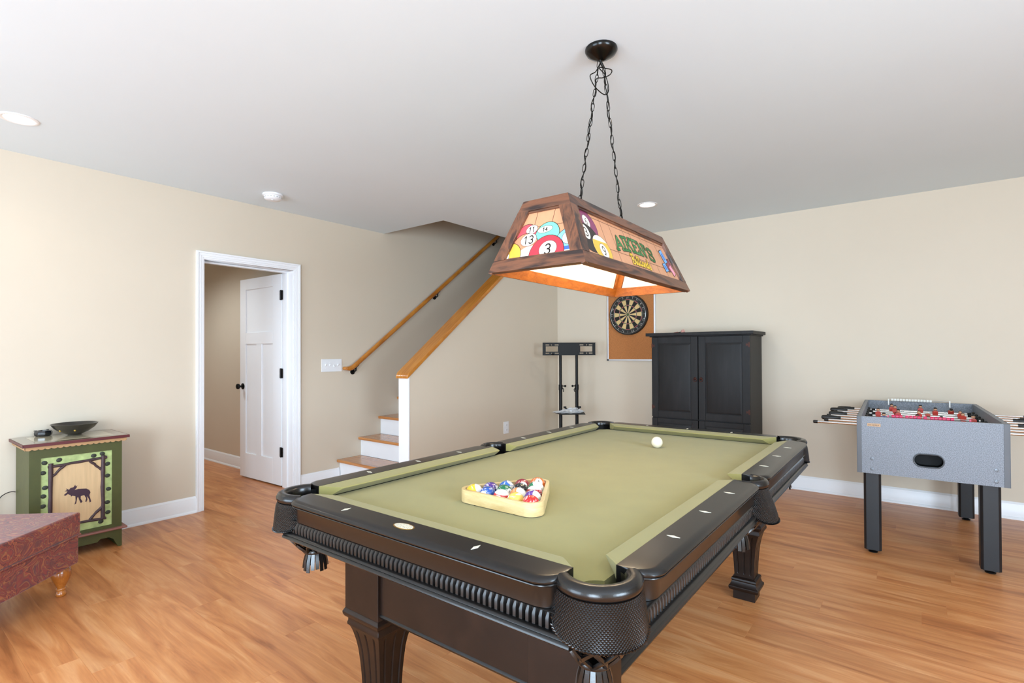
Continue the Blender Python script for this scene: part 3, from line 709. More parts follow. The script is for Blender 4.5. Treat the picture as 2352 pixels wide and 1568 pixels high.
for face in range(4):
    lng = face % 2 == 0; s = 1 if face < 2 else -1
    GAIN[0] = .22 if lng else .45
    P_tan = flat('tan', '#c98f69'); P_line = flat('line', '#6e4632', .06); P_white = flat('white', '#ddd4c4', .3)
    # face 0: +x long, 1: -y end, 2: -x long, 3: +y end
    hb, ht = (BLn, TLn) if lng else (BW, TW)
    if lng: A = Vector((s * BW, 0, 0)); B = Vector((s * TW, 0, HT)); e = Vector((0, s, 0))
    else: A = Vector((0, -s * BLn, 0)); B = Vector((0, -s * TLn, HT)); e = Vector((s, 0, 0))
    Ls = (B - A).length; v_ = (B - A) / Ls; n_ = e.cross(v_)
    def pl(u, v, w, A=A, e=e, v_=v_, n_=n_): return tuple(A + e * u + v_ * v + n_ * w)
    H = lambda v: hb + (ht - hb) * v / Ls
    pw = .05 if lng else .048; v0, v1 = .045, Ls - .043
    M_lr = lampwood('y' if lng else 'x'); M_lp = lampwood('z')
    def slab(poly, w0, w1, name, m, bev=.0015):
        b = MB(); b.loft([[pl(u, v, w0) for u, v in poly], [pl(u, v, w1) for u, v in poly]]); return b.build(name, m, LAMP, bevel=bev)
    slab([(-H(0), 0), (H(0), 0), (H(v0) - .0, v0), (-H(v0) + .0, v0)], -.018, 0, 'bottom_rail', M_lr)
    slab([(-H(v1), v1), (H(v1), v1), (H(Ls), Ls), (-H(Ls), Ls)], -.018, 0, 'top_rail', M_lr)
    for q in (1, -1): slab([(q * (H(v0) - pw), v0), (q * H(v0), v0), (q * H(v1), v1), (q * (H(v1) - pw), v1)], -.018, .0008, 'corner_post', M_lp)
    slab([(-(H(v0) - pw), v0), (H(v0) - pw, v0), (H(v0 + .006) - pw, v0 + .006), (-(H(v0 + .006) - pw), v0 + .006)], -.013, -.004, 'glass_bead', M_lr, .001)
    slab([(-(H(v1 - .007) - pw), v1 - .007), (H(v1 - .007) - pw, v1 - .007), (H(v1) - pw, v1), (-(H(v1) - pw), v1)], -.013, -.004, 'glass_bead', M_lr, .001)
    slab([(-(H(0) - .02), .002), (H(0) - .02, .002), (H(v0) - .02, v0), (-(H(v0) - .02), v0)], -.0235, -.018, 'inner_rail', M_li, .001)
    for q in (1, -1): slab([(q * (H(v0) - pw * .92), v0), (q * (H(v0) - .018), v0), (q * (H(Ls) - .018), Ls - .01), (q * (H(Ls) - pw * .92), Ls - .01)], -.0235, -.018, 'inner_post', M_li, .001)
    slab([(-(H(v0) - .03), v0 - .005), (H(v0) - .03, v0 - .005), (H(v1) - .03, v1 + .005), (-(H(v1) - .03), v1 + .005)], -.0165, -.0145, 'panel_liner', M_liner, 0)
    pan = slab([(-(H(v0) - .03), v0 - .005), (H(v0) - .03, v0 - .005), (H(v1) - .03, v1 + .005), (-(H(v1) - .03), v1 + .005)], -.013, -.011, 'art_panel', P_tan, 0)
    pan['label'] = 'backlit panel printed with billiard balls and lettering' if lng else 'backlit panel printed with billiard balls'
    mats = [P_line]; art = MB()
    def M_(m):
        if m not in mats: mats.append(m)
        return mats.index(m)
    lay = [0]
    def poly(P, m, wv=None):
        P = clip_poly(P, hb, ht, Ls, v0, v1, pw)
        if len(P) > 2:
            lay[0] += 1; w = -.0108 + lay[0] * .00005
            art.add([pl(u, v, w) for u, v in P], [tuple(range(len(P)))], M_(m))
    def disc(cx, cy, rx, ry, m, rot=0, n=28, a0=0, a1=360):
        c_, s_ = cos(radians(rot)), sin(radians(rot)); P = []
        for k in range(n): 
            a = radians(a0 + (a1 - a0) * k / (n if a1 - a0 == 360 else n - 1)); x, y = rx * cos(a), ry * sin(a); P.append((cx + x * c_ - y * s_, cy + x * s_ + y * c_))
        poly(P, m)
    def text(lines, w, m):
        lay[0] += 1; wv = -.0108 + lay[0] * .00005
        strokes(art, lines, w, lambda u, v, l: pl(u, v, wv), 0, M_(m))
    def gline(a, b, w=.0022):
        dx, dy = b[0] - a[0], b[1] - a[1]; l = sqrt(dx * dx + dy * dy); nx, ny = -dy / l * w / 2, dx / l * w / 2
        poly([(a[0] + nx, a[1] + ny), (a[0] - nx, a[1] - ny), (b[0] - nx, b[1] - ny), (b[0] + nx, b[1] + ny)], P_line)
    def ballart(cx, cy, r, col, num, nx, ny, nrx, nry, rot=0, nh=None, e=.16, nw=.0045):
        disc(cx, cy, r + .0022, r + .0022, P_ink); disc(cx, cy, r, r, flat(col.strip('#'), col, e))
        disc(nx, ny, nrx + .0016, nry + .0016, P_ink, rot); disc(nx, ny, nrx, nry, P_white, rot)
        if num: text(number_lines(num, nx, ny, nh or nry * 1.2), nw, P_ink)
    if lng:
        for u in (-.25, -.17, -.04, .03, .14, .21, .31): gline((u * .96, v1), (u * 1.04, v0))
        gline((-.5, .222), (.5, .222)); gline((-.5, .1), (.5, .1))
        ballart(-.355, .180, .060, '#7d3457', '6', -.362, .193, .024, .026, nh=.026, nw=.003)
        disc(-.39, .12, .08, .06, P_ink); disc(-.400, .142, .026, .03, P_white); text(number_lines('3', -.400, .142, .034), .005, P_ink)
        disc(-.312, .088, .0685, .0585, P_ink); disc(-.312, .088, .0665, .0565, flat('cream', '#efe2bd', .25)); poly([(-.312 + .066 * cos(radians(a)), .088 + .056 * sin(radians(a))) for a in range(-215, 36, 10)], flat('gold', '#d9aa3c', .2))
        disc(-.306, .080, .0315, .032, P_ink); disc(-.306, .080, .030, .0305, P_white); text(number_lines('9', -.306, .082, .036), .0042, P_ink)
        # AIKEN'S in slab-serif strokes on an arch
        LET = {'A': ([[(.02, 0), (.5, 1), (.98, 0)], [(.25, .36), (.75, .36)]], [[(-.1, 0), (.22, 0)], [(.78, 0), (1.1, 0)]]),
               'I': ([[(.5, 0), (.5, 1)]], [[(.2, 0), (.8, 0)], [(.2, 1), (.8, 1)]]),
               'K': ([[(.18, 0), (.18, 1)], [(.9, 1), (.25, .45)], [(.42, .6), (.95, 0)]], [[(0, 0), (.36, 0)], [(0, 1), (.36, 1)], [(.72, 1), (1.08, 1)], [(.78, 0), (1.1, 0)]]),
               'E': ([[(.2, 0), (.2, 1)], [(.1, 1), (.95, 1), (.95, .82)], [(.2, .52), (.7, .52)], [(.1, 0), (.98, 0), (.98, .2)]], []),
               'N': ([[(.18, 0), (.18, 1), (.84, 0), (.84, 1)]], [[(0, 0), (.36, 0)], [(0, 1), (.2, 1)], [(.68, 1), (1.02, 1)]]),
               "'": ([[(.5, 1), (.42, .74)]], []),
               'S': ([arc(.5, .74, .4, .25, 35, 270, 9) + arc(.5, .25, .42, .25, 90, -150, 9)], [[(.86, .72), (.86, .98)], [(.08, .0), (.08, .26)]])}
        def word(lets, w, grow, m):
            out = []
            for ch, u0, wd in lets:
                for grp in LET[ch]:
                    for ln in grp:
                        P = []
                        for (a, b) in ln:
                            u = u0 + a * wd; k = (u - .03) / .2; P.append((u, .130 - .018 * k * k + b * (.062 - .004 * k * k)))
                        out.append(P)
            text(out, w, m)
        LW = [('A', -.165, .066), ('I', -.098, .036), ('K', -.060, .062), ('E', .008, .052), ('N', .068, .066), ("'", .138, .02), ('S', .160, .060)]
        word(LW, .0155, 0, P_ink); word(LW, .0100, 0, flat('letter_green', '#3f7f3f', .16))
        # Billiards in script strokes
        Bx, By, hx = -.070, .066, .046
        SC = [[(0, .82), (.1, 1.0), (.28, .98)], [(.3, 1.02), (.16, .02)], [(.28, 1.0), (.52, .98), (.55, .72), (.3, .54), (.58, .46), (.56, .12), (.34, .0), (.12, .06)],
              [(.82, .55), (.76, .1), (.86, .02), (1.02, .2)], [(.86, .78), (.87, .8)], [(1.02, .2), (1.24, .95), (1.16, .9), (1.08, .12), (1.16, .0), (1.32, .2)],
              [(1.32, .2), (1.54, .95), (1.46, .9), (1.38, .12), (1.46, .0), (1.62, .2)], [(1.74, .55), (1.68, .1), (1.78, .02), (1.92, .2)], [(1.78, .78), (1.79, .8)],
              [(2.34, .46), (2.14, .54), (2.02, .3), (2.1, .03), (2.26, .16), (2.34, .5), (2.30, .1), (2.42, .05)], [(2.42, .05), (2.56, .56), (2.66, .48), (2.76, .52), (2.7, .1), (2.82, .04)],
              [(3.22, .46), (3.02, .54), (2.9, .3), (2.98, .03), (3.14, .16), (3.3, 1.0), (3.2, .1), (3.34, .04)], [(3.34, .04), (3.62, .56), (3.56, .4), (3.74, .16), (3.6, -.02), (3.42, .06)]]
        SCL = [[(Bx + a * hx * 1.12 + b * .006, By + b * hx - a * .0006) for a, b in ln] for ln in SC]
        text(SCL, .0105, P_ink); text(SCL, .0066, flat('letter_yellow', '#f2c63a', .3))
        def chalk(cx, cy, w_, h_, rot, m1, m2):
            c_, s_ = cos(rot), sin(rot)
            for k, m in ((1.12, P_ink), (1, m1), (.55, m2)): poly([(cx + (a * w_ * c_ - b * h_ * s_) * k, cy + (a * w_ * s_ + b * h_ * c_) * k) for a, b in ((-1, -1), (1, -1), (1, 1), (-1, 1))], m)
        blu, blu2 = flat('chalk_blue', '#6aa6e0', .2), flat('chalk_dark', '#3f6fb4', .15)
        chalk(.385, .125, .035, .028, .3, flat('dark_red', '#7d2b3a', .08), flat('dark_red2', '#8d3a46', .08))
        chalk(.405, .100, .018, .026, .5, flat('pink', '#e08a9b', .2), flat('pink2', '#e59aa8', .2)); chalk(.352, .165, .020, .032, .35, blu, blu2); chalk(.325, .105, .020, .020, .25, blu, blu2)
    else:
        for u in (-.027, .047): gline((u, v1), (u - .012, .12))
        gline((-.2, .168), (.2, .160))
        ballart(-.062, .138, .042, '#cf4a54', '11', -.042, .157, .024, .017, 8, .019, .3, .0036)
        ballart(.028, .125, .050, '#6fc2a2', '14', .016, .149, .031, .0125, 4, .0145, .35, .0032)
        ballart(.125, .080, .062, '#7db8de', '1', .124, .104, .030, .025, 0, .028, .35, .0042); poly([(.085, .058), (.2, .058), (.2, .072), (.085, .072)], flat('stripe_blue', '#3f63b0', .2)); poly([(.085, .04), (.2, .04), (.2, .058), (.085, .058)], P_white)
        ballart(-.062, .085, .058, '#dd7f5c', '13', -.049, .117, .034, .024, 5, .030, .35, .0042); disc(-.03, .062, .055, .03, P_white)
        ballart(-.125, .062, .050, '#dfa63c', '', -.148, .062, .022, .028, 0, None, .3)
        ballart(.036, .050, .072, '#cf3340', '3', .041, .070, .036, .031, 0, .038, .22, .0055)
    art.build('printed_art', mats, pan, smooth=0)
MB().box(-TW + .002, TW - .002, -TLn + .002, TLn - .002, HT - .022, HT - .004).build('top_board', M_lw, LAMP, bevel=.002)
for y_ in (-.26, 0, .26):
    b = MB().lathe([(0, HT - .022), (.019, HT - .022), (.019, HT - .062), (0, HT - .062)], 14, c=(0, y_, 0)).build('socket', mat('socket_white', '#e8e4da', .5), LAMP)
    bl = MB().lathe([(.013, -.0), (.016, -.012), (.03, -.045), (.032, -.062), (.026, -.082), (.012, -.093), (0, -.095)], 18, c=(0, y_, HT - .06)).build('bulb', mat('bulb_glow', '#ffe9c4', .4, var=0, emit=14), LAMP, smooth=80)
    l = bpy.data.lights.new('bulb_lamp', 'POINT'); l.energy = 3.0; l.color = (1.0, .85, .62); l.shadow_soft_size = .034
    o = bpy.data.objects.new('bulb_lamp', l); COL.objects.link(o); o.parent = LAMP; o.location = (0, y_, HT - .165)
# canopy, chains, cord
ZL = ZC - LZ; M_iron = mat('wrought_iron', '#17140f', .42, .7, var=.1)
cn = MB().lathe([(0, ZL), (.068, ZL), (.069, ZL - .008), (.062, ZL - .020), (.045, ZL - .032), (.022, ZL - .044), (.010, ZL - .050), (0, ZL - .050)], 32).build('canopy', mat('black_gloss', '#0d0c0a', .22, .3), LAMP)
MB().tube([(-.004, -.005, ZL - .045), (.0, .0, ZL - .06), (.004, .012, ZL - .075)], .006, 8).build('hook', M_iron, cn)
lk = []
for k in range(20):
    a = 2 * pi * k / 20; lk.append((.0065 * cos(a), 0, .0165 * sin(a) + (.004 if sin(a) > 0.01 else (-.004 if sin(a) < -.01 else 0))))
lkm = MB().tube(lk, .0015, 6, closed=True).mesh('chain_link', M_iron)
def chain(p0, p1, n, sag=0.0):
    p0, p1 = Vector(p0), Vector(p1); d = (p1 - p0).normalized(); q = Vector((0, 0, -1)).rotation_difference(d)
    for i in range(n):
        t = (i + .5) / n; o = link('chain_link', lkm, LAMP); o.rotation_mode = 'QUATERNION'
        o.rotation_quaternion = q @ Matrix.Rotation((i % 2) * pi / 2 + random.uniform(-.25, .25) + .5, 3, 'Z').to_quaternion(); o.location = p0.lerp(p1, t)
cA, cB = (-.004, -.012, ZL - .055), (.004, .014, ZL - .075)
eA, eB = (0, -.205, HT - .002), (0, .205, HT - .002)
chain(cA, eA, 20); chain(cB, eB, 20)
for E_ in (eA, eB): MB().tube([(0, E_[1] - .012, HT - .006), (0, E_[1] - .008, HT + .008), (0, E_[1] + .008, HT + .008), (0, E_[1] + .012, HT - .006)], .0025, 6).build('staple', M_iron, LAMP)
def cordpath(a, b, n, amp):
    a, b = Vector(a), Vector(b); return [tuple(a.lerp(b, i / n) + Vector((amp * cos(i * 1.35), amp * sin(i * 1.35) * .7, 0))) for i in range(n + 1)]
loop = [(.0, .0, ZL - .05), (-.015, -.02, ZL - .10), (-.03, -.045, ZL - .125), (-.02, -.02, ZL - .165), (.0, .03, ZL - .185), (.012, .045, ZL - .16), (.01, .02, ZL - .11), (.0, -.02, ZL - .09), (.005, .03, ZL - .072), (.012, .075, ZL - .062), (.01, .065, ZL - .085), (0, .02, ZL - .115), (-.01, -.03, ZL - .14), (-.006, -.04, ZL - .2)]
def smooth_path(P, sub=4):
    out = []; Q = [Vector(p) for p in P]
    for i in range(len(Q) - 1):
        a, b, c, d = Q[max(i - 1, 0)], Q[i], Q[i + 1], Q[min(i + 2, len(Q) - 1)]
        for k in range(sub):
            t = k / sub; out.append(tuple(.5 * ((2 * b) + (c - a) * t + (2 * a - 5 * b + 4 * c - d) * t * t + (3 * b - a - 3 * c + d) * t ** 3)))
    out.append(tuple(Q[-1])); return out
pA = cordpath((-.004, -.055, ZL - .2), eA, 22, .006)
MB().tube(smooth_path(loop + pA, 4), .0022, 6).build('cord', M_iron, LAMP)
MB().tube(smooth_path([(.0, .02, ZL - .075), (.004, .03, ZL - .1), (0, .028, ZL - .13)] + cordpath((0, .05, ZL - .19), eB, 22, .006), 3), .0022, 6).build('cord', M_iron, LAMP)

# ================================================================ BACK WALL: cork board, dartboard, TV stand, armoire
cb = thing('cork_board', 'brown cork board in a thin aluminium frame behind the dartboard', 'notice board', (-2.523, YB, 1.168))
M_cork = mat('cork', '#b0713e', .85, var=.16, scale=130, bump=.3, bscale=400); M_alu = mat('aluminium', '#d4d6da', .35, .6, var=.03)
CWd, CH = .577, .91
MB().box(-CWd / 2 + .01, CWd / 2 - .01, -.014, -.002, .01, CH - .01).build('cork_sheet', M_cork, cb, smooth=0)
for x0, x1, z0, z1 in ((-CWd / 2, -CWd / 2 + .018, .012, CH - .012), (CWd / 2 - .018, CWd / 2, .012, CH - .012), (-CWd / 2 + .012, CWd / 2 - .012, 0, .018), (-CWd / 2 + .012, CWd / 2 - .012, CH - .018, CH)):
    MB().box(x0, x1, -.02, -.001, z0, z1).build('frame_strip', M_alu, cb, bevel=.003)
for sx in (-1, 1):
    for z in (.009, CH - .009): MB().box(sx * (CWd / 2 - .009) - .011, sx * (CWd / 2 - .009) + .011, -.022, -.0015, z - .011, z + .011).build('corner_cap', mat('grey_cap', '#4a4c4e', .5), cb, bevel=.002)

db = thing('dartboard', 'round black and cream dartboard mounted on the cork board', 'dartboard', (-2.537, YB - .0145, 1.68))
Rb = .2255
MB().lathe([(0, 0), (Rb, 0), (Rb, -.034), (Rb - .004, -.038), (.170, -.038), (.170, -.036), (0, -.036)], 64, axis='y').build('body', mat('dart_black', '#15140f', .6, var=.1), db)
D_cols = [mat('sisal_black', '#1c1a15', .85, var=.1, scale=300), mat('sisal_cream', '#cfb27a', .85, var=.1, scale=300), mat('sisal_red', '#9c3a3c', .85, var=.1, scale=300), mat('sisal_green', '#4a5a34', .85, var=.1, scale=300)]
ORDER = [20, 1, 18, 4, 13, 6, 10, 15, 2, 17, 3, 19, 7, 16, 8, 11, 14, 9, 12, 5]
M_wire = mat('steel_wire', '#c9c9c6', .3, .8, var=0)
def dpt(r, a, y=-.0385): return (r * sin(a), y, r * cos(a))   # seen from -y, clockwise from top
for i, num in enumerate(ORDER):
    a0, a1 = (i - .5) * pi / 10, (i + .5) * pi / 10; b = MB(); dark = i % 2 == 0
    for r0, r1, mi in ((.016, .099, 0 if dark else 1), (.099, .107, 2 if dark else 3), (.107, .162, 0 if dark else 1), (.162, .170, 2 if dark else 3)):
        st_ = [a0 + (a1 - a0) * k / 4 for k in range(5)]
        ring = [dpt(r0, a) for a in st_] + [dpt(r1, a) for a in st_[::-1]]
        b.loft([ring, [(p[0], -.034, p[2]) for p in ring]], mi=mi)
    b.build('segment', D_cols, db, smooth=0)
    ac = i * pi / 10; q = MB()
    strokes(q, number_lines(str(num), 0, 0, .022), .0034, lambda u, v, l, ac=ac: ((.192 + v) * sin(ac) + u * cos(ac), -.0405, (.192 + v) * cos(ac) - u * sin(ac)))
    q.build('number', M_wire, db, smooth=0, kind='stuff' if num > 9 else None)
MB().lathe([(0, -.034), (.016, -.034), (.016, -.0392), (.007, -.0392), (.007, -.0396), (0, -.0396)], 20, axis='y').build('bullseye', D_cols[3], db)
wr = MB()
for r in (.016, .099, .107, .162, .170): wr.tube([dpt(r, 2 * pi * k / 48, -.0392) for k in range(48)], .0008, 4, closed=True)
for i in range(20): wr.tube([dpt(.016, (i - .5) * pi / 10, -.0392), dpt(.172, (i - .5) * pi / 10, -.0392)], .0008, 4)
wr.build('wire_spider', M_wire, db, kind='stuff')
MB().tube([dpt(.207, 2 * pi * k / 64, -.0392) for k in range(64)], .0016, 5, closed=True).build('number_ring', M_wire, db)

# TV stand (faces the room diagonally)
M_ps = mat('black_powder_steel', '#0a0a09', .5, 0.0, var=.08, spec=.3)
tv = thing('tv_stand', 'black metal television floor stand with an empty bracket in the room corner', 'tv stand', (-3.06, 4.97, 0), radians(43))
def rect_frame(mb, outer, holes, y0, y1):
    xs = sorted(set([outer[0], outer[1]] + [h[k] for h in holes for k in (0, 1)])); zs = sorted(set([outer[2], outer[3]] + [h[k] for h in holes for k in (2, 3)]))
    for i in range(len(xs) - 1):
        for j in range(len(zs) - 1):
            cx, cz = (xs[i] + xs[i + 1]) / 2, (zs[j] + zs[j + 1]) / 2
            if not any(h[0] < cx < h[1] and h[2] < cz < h[3] for h in holes): mb.box(xs[i], xs[i + 1], y0, y1, zs[j], zs[j + 1])
bz0, bz1 = 1.232, 1.372; bk = MB(); holes = []
for sx in (-1, 1):
    a, b = sorted((sx * .125, sx * .262)); holes.append((a, b, 1.272, 1.332))
    for z0 in (1.2505, 1.342):
        for u0, u1 in ((.118, .162), (.192, .204), (.222, .264)): a, b = sorted((sx * u0, sx * u1)); holes.append((a, b, z0, z0 + .0095))
rect_frame(bk, (-.296, .296, bz0, bz1), holes, -.006, .002)
bk.box(-.296, .296, -.022, .002, bz1 - .003, bz1); bk.box(-.296, .296, -.022, .002, bz0, bz0 + .003)
bk.build('mount_plate', M_ps, tv)
MB().box(-.108, .108, .002, .03, bz0 + .005, bz1 - .005).build('tilt_box', M_ps, tv, bevel=.004)
for sx in (-1, 1):
    MB().lathe([(.0155, .06), (.0155, 1.26)], 14, c=(sx * .0915, .03, 0), cap=True).build('upper_pole', M_ps, tv)
    MB().lathe([(.0185, .05), (.0185, .885)], 14, c=(sx * .0915, .03, 0), cap=True).build('lower_pole', M_ps, tv)
    c = MB(); c.lathe([(.022, .845), (.022, .905)], 14, c=(sx * .0915, .03, 0), cap=True); c.tube([(sx * .0915 - sx * .02, .03, .89), (sx * .0915 - sx * .042, .02, .89)], .006, 8); c.sphere((sx * .0915 - sx * .05, .02, .89), .013, 10, 8); c.tube([(sx * .0915 - sx * .02, .02, .87), (sx * .0915 - sx * .034, .015, .85), (sx * .0915 - sx * .026, .015, .825)], .005, 6)
    c.build('clamp_knob', M_ps, tv)
MB().loft([[(x, y, z) for x, y in ((-.17, .12), (-.12, -.14), (.15, -.14), (.185, .12))] for z in (.588, .596)]).build('shelf', M_ps, tv, bevel=.003)
MB().tube([(.03 + .085 * cos(t), -.02, .665 + .04 * sin(t)) for t in [radians(195 + 150 * k / 12) for k in range(13)]], .007, 8).build('cable_hook', M_ps, tv)
for sx in (-1, 1): MB().box(.03 + sx * .083 - .014, .03 + sx * .083 + .014, -.035, -.005, .648, .668).build('hook_end', M_ps, tv, bevel=.004)
for a in (60, 120, 240, 300): MB().hexa([(-.02, 0, .012), (.02, 0, .012), (.02, .34, .012), (-.02, .34, .012), (-.02, 0, .06), (.02, 0, .06), (.02, .34, .03), (-.02, .34, .03)]).build('foot', M_ps, tv, bevel=.003, loc=(0, .03, 0), rot=(0, 0, radians(a - 90)))
MB().box(-.13, .13, -.02, .08, .02, .07).build('base_bar', M_ps, tv, bevel=.004)
# crumpled clear bag on the shelf
bag_m, nt_, b_ = newmat('clear_bag'); b_.inputs['Base Color'].default_value = (.82, .83, .84, 1); b_.inputs['Roughness'].default_value = .12; b_.inputs['Alpha'].default_value = .55; b_.inputs['Coat Weight'].default_value = 1.0
bm2 = bmesh.new(); bmesh.ops.create_icosphere(bm2, subdivisions=4, radius=1.0)
for v in bm2.verts:
    p = v.co.copy(); n1 = sin(7 * p.x + 3 * p.y) * cos(5 * p.y - 4 * p.z) * .16 + sin(13 * p.x - 9 * p.z + 2) * .09 + sin(23 * p.y + 11 * p.x) * .06
    k = 1 + n1; hz = .022 * (1 + .8 * sin(3.1 * p.x + .7) * cos(2.2 * p.y))
    v.co = Vector((p.x * .165 * k, p.y * .06 * k, max(0, (p.z + .55) * max(.008, hz) * k)))
me = bpy.data.meshes.new('plastic_bag'); bm2.to_mesh(me); bm2.free(); me.materials.append(bag_m)
pb = bpy.data.objects.new('plastic_bag', me); COL.objects.link(pb); pb.location = (-3.06 - .0, 4.945, .597); pb.rotation_euler = (0, 0, radians(43))
tag(pb, 'crumpled clear plastic bag on the shelf of the television stand', 'bag')

# armoire
M_arm = wood('black_distressed_paint', [(0.2, '#2a1d17'), (0.32, '#161414'), (0.5, '#191818'), (0.75, '#222020')], spec=.3, rough=.5, stretch=(10, 10, 1.3), scale=2.0, dist=.5, fine=.25, fstretch=(70, 70, 2.5), bump=.15)
M_rust = mat('rusty_iron', '#4a2a22', .55, .5, var=.25, scale=80)
AX0, AX1, AY0, AY1, AZ = -2.083, -1.174, 4.932, 5.378, 1.412
ar = thing('armoire', 'tall black distressed wooden armoire with panelled double doors', 'armoire', ((AX0 + AX1) / 2, (AY0 + AY1) / 2, 0)); hw, hd = (AX1 - AX0) / 2, (AY1 - AY0) / 2
MB().box(-hw, hw, -hd + .022, hd, .06, AZ).build('carcass', M_arm, ar, bevel=.003)
MB().box(-hw - .012, hw + .012, -hd + .01, hd, 0, .08).build('plinth', M_arm, ar, bevel=.004)
cp = MB(); cp.box(-hw - .05, hw + .035, -hd - .03, hd + .002, AZ + .006, AZ + .036); cp.box(-hw - .02, hw + .015, -hd - .005, hd, AZ - .004, AZ + .006); cp.build('top_board', M_arm, ar, bevel=.003)
def panel_door(x0, x1, z0, z1, nm, rails=(.06, .06), stw=.062, raised=True):
    d = MB().box(x0 + stw - .004, x1 - stw + .004, -hd + .008, -hd + .02, z0 + rails[0] - .004, z1 - rails[1] + .004).build(nm, M_arm, ar)
    for a, b, c, e in ((x0, x0 + stw, z0, z1), (x1 - stw, x1, z0, z1)): MB().box(a, b, -hd, -hd + .0215, c, e).build('stile', M_arm, d, bevel=.002)
    for c, e in ((z0, z0 + rails[0]), (z1 - rails[1], z1)): MB().box(x0 + stw + .0008, x1 - stw - .0008, -hd + .001, -hd + .0205, c, e).build('rail', M_arm, d, bevel=.002)
    a, b, c, e = x0 + stw + .004, x1 - stw - .004, z0 + rails[0] + .004, z1 - rails[1] - .004; k = .022
    MB().loft([[(a, -hd + .012, c), (b, -hd + .012, c), (b, -hd + .012, e), (a, -hd + .012, e)], [(a + .003, -hd + .006, c + .003), (b - .003, -hd + .006, c + .003), (b - .003, -hd + .006, e - .003), (a + .003, -hd + .006, e - .003)], [(a + k, -hd + .001, c + k), (b - k, -hd + .001, c + k), (b - k, -hd + .001, e - k), (a + k, -hd + .001, e - k)]]).build('raised_panel', M_arm, d, smooth=20)
    return d
for s in (-1, 1):
    x0, x1 = (-hw + .001, -.004) if s < 0 else (.004, hw - .001)
    d = panel_door(x0, x1, .628, AZ - .006, 'door')
    xp = s * .028
    MB().lathe([(0, 0), (.014, 0), (.012, -.004), (.006, -.008), (0, -.009)], 14, axis='y', c=(xp, -hd, 1.012)).build('pull_plate', M_rust, d)
    MB().tube([(xp + .015 * sin(2 * pi * k / 16), -hd - .008, 1.0 + .015 * cos(2 * pi * k / 16)) for k in range(16)], .0032, 6, closed=True).build('ring_pull', M_rust, d)
    xe = s * (hw - .016)
    for z in (.725, 1.325):
        MB().prism([(xe - s * .016, z - .012), (xe - s * .002, z - .006), (xe + s * .004, z - .022), (xe + s * .016, z - .022), (xe + s * .016, z + .022), (xe + s * .004, z + .022), (xe - s * .002, z + .006), (xe - s * .016, z + .012)], -hd - .0025, -hd + .001, 'y').build('hinge', M_rust, d, smooth=0)
    panel_door(x0, x1, .42, .618, 'drawer', (.045, .045), .055); panel_door(x0, x1, .09, .41, 'lower_door', (.05, .05), .055)
# darts in a small bundle on the armoire
M_fl = mat('pink_flight', '#d9a79b', .3, var=.2, scale=60); M_br = mat('dart_barrel', '#7d3f38', .3, .5)
for i, (dx, dy, rz, tilt) in enumerate(((0, 0, .1, .16), (.012, -.02, -.12, .10), (-.01, .022, .28, .2))):
    dt = thing('dart', 'small dart with pale pink flights lying in a bundle on the black armoire', 'dart', (-1.885 + dx, 5.10 + dy, AZ + .0365), rz, 'darts on the armoire')
    ax = lambda t, r=0: (t * cos(tilt), 0, .007 + t * sin(tilt) + r)
    MB().tube([ax(-.075), ax(-.045)], [.0006, .0013], 6).build('point', M_wire, dt)
    MB().tube([ax(-.045), ax(-.04), ax(0.0), ax(.006)], [.003, .0062, .0062, .003], 10).build('barrel', M_br, dt)
    MB().tube([ax(.006), ax(.04)], .0024, 8).build('shaft', M_black, dt)
    for k in range(4):
        a = k * pi / 2 + .4; c_, s_ = cos(a), sin(a); P = []
        for t, r in ((.034, .001), (.046, .019), (.07, .019), (.076, .001)): q = Vector(ax(t)); P.append(q + Vector((-s_ * sin(tilt) * r, c_ * r, s_ * cos(tilt) * r)))
        nn = (P[1] - P[0]).cross(P[2] - P[0]).normalized() * .0004
        MB().loft([[tuple(p + nn) for p in P], [tuple(p - nn) for p in P]]).build('flight', M_fl, dt, smooth=0)

# ================================================================ FOOSBALL TABLE
def speckle():
    m, nt, b = newmat('grey_speckle'); N, L = nt.nodes, nt.links
    tc = N.new('ShaderNodeTexCoord'); vo = N.new('ShaderNodeTexNoise'); vo.inputs['Scale'].default_value = 270; vo.inputs['Detail'].default_value = 2; L.new(tc.outputs['Object'], vo.inputs[0])
    cr = N.new('ShaderNodeValToRGB'); e = cr.color_ramp.elements; e[0].position = .36; e[0].color = lin('#5f646c'); e[1].position = .64; e[1].color = lin('#8b9098'); L.new(vo.outputs[0], cr.inputs[0])
    L.new(cr.outputs[0], b.inputs['Base Color']); b.inputs['Roughness'].default_value = .45; return m
M_spk = speckle(); M_edge = mat('dark_grey_edge', '#56585c', .45, var=.06); M_fleg = mat('black_laminate', '#1c1d1f', .4, var=.05, spec=.35); M_chr = mat('chrome_rod', '#e6e8ea', .12, 1.0, var=0); M_bpl = mat('black_plastic', '#121212', .4, var=.05)
FT = thing('foosball_table', 'grey speckled foosball table with black legs beside the back wall', 'foosball table', (.019, 4.585, 0), radians(2.0))
fx, fy, fz0, fz1 = .347, .685, .510, .857
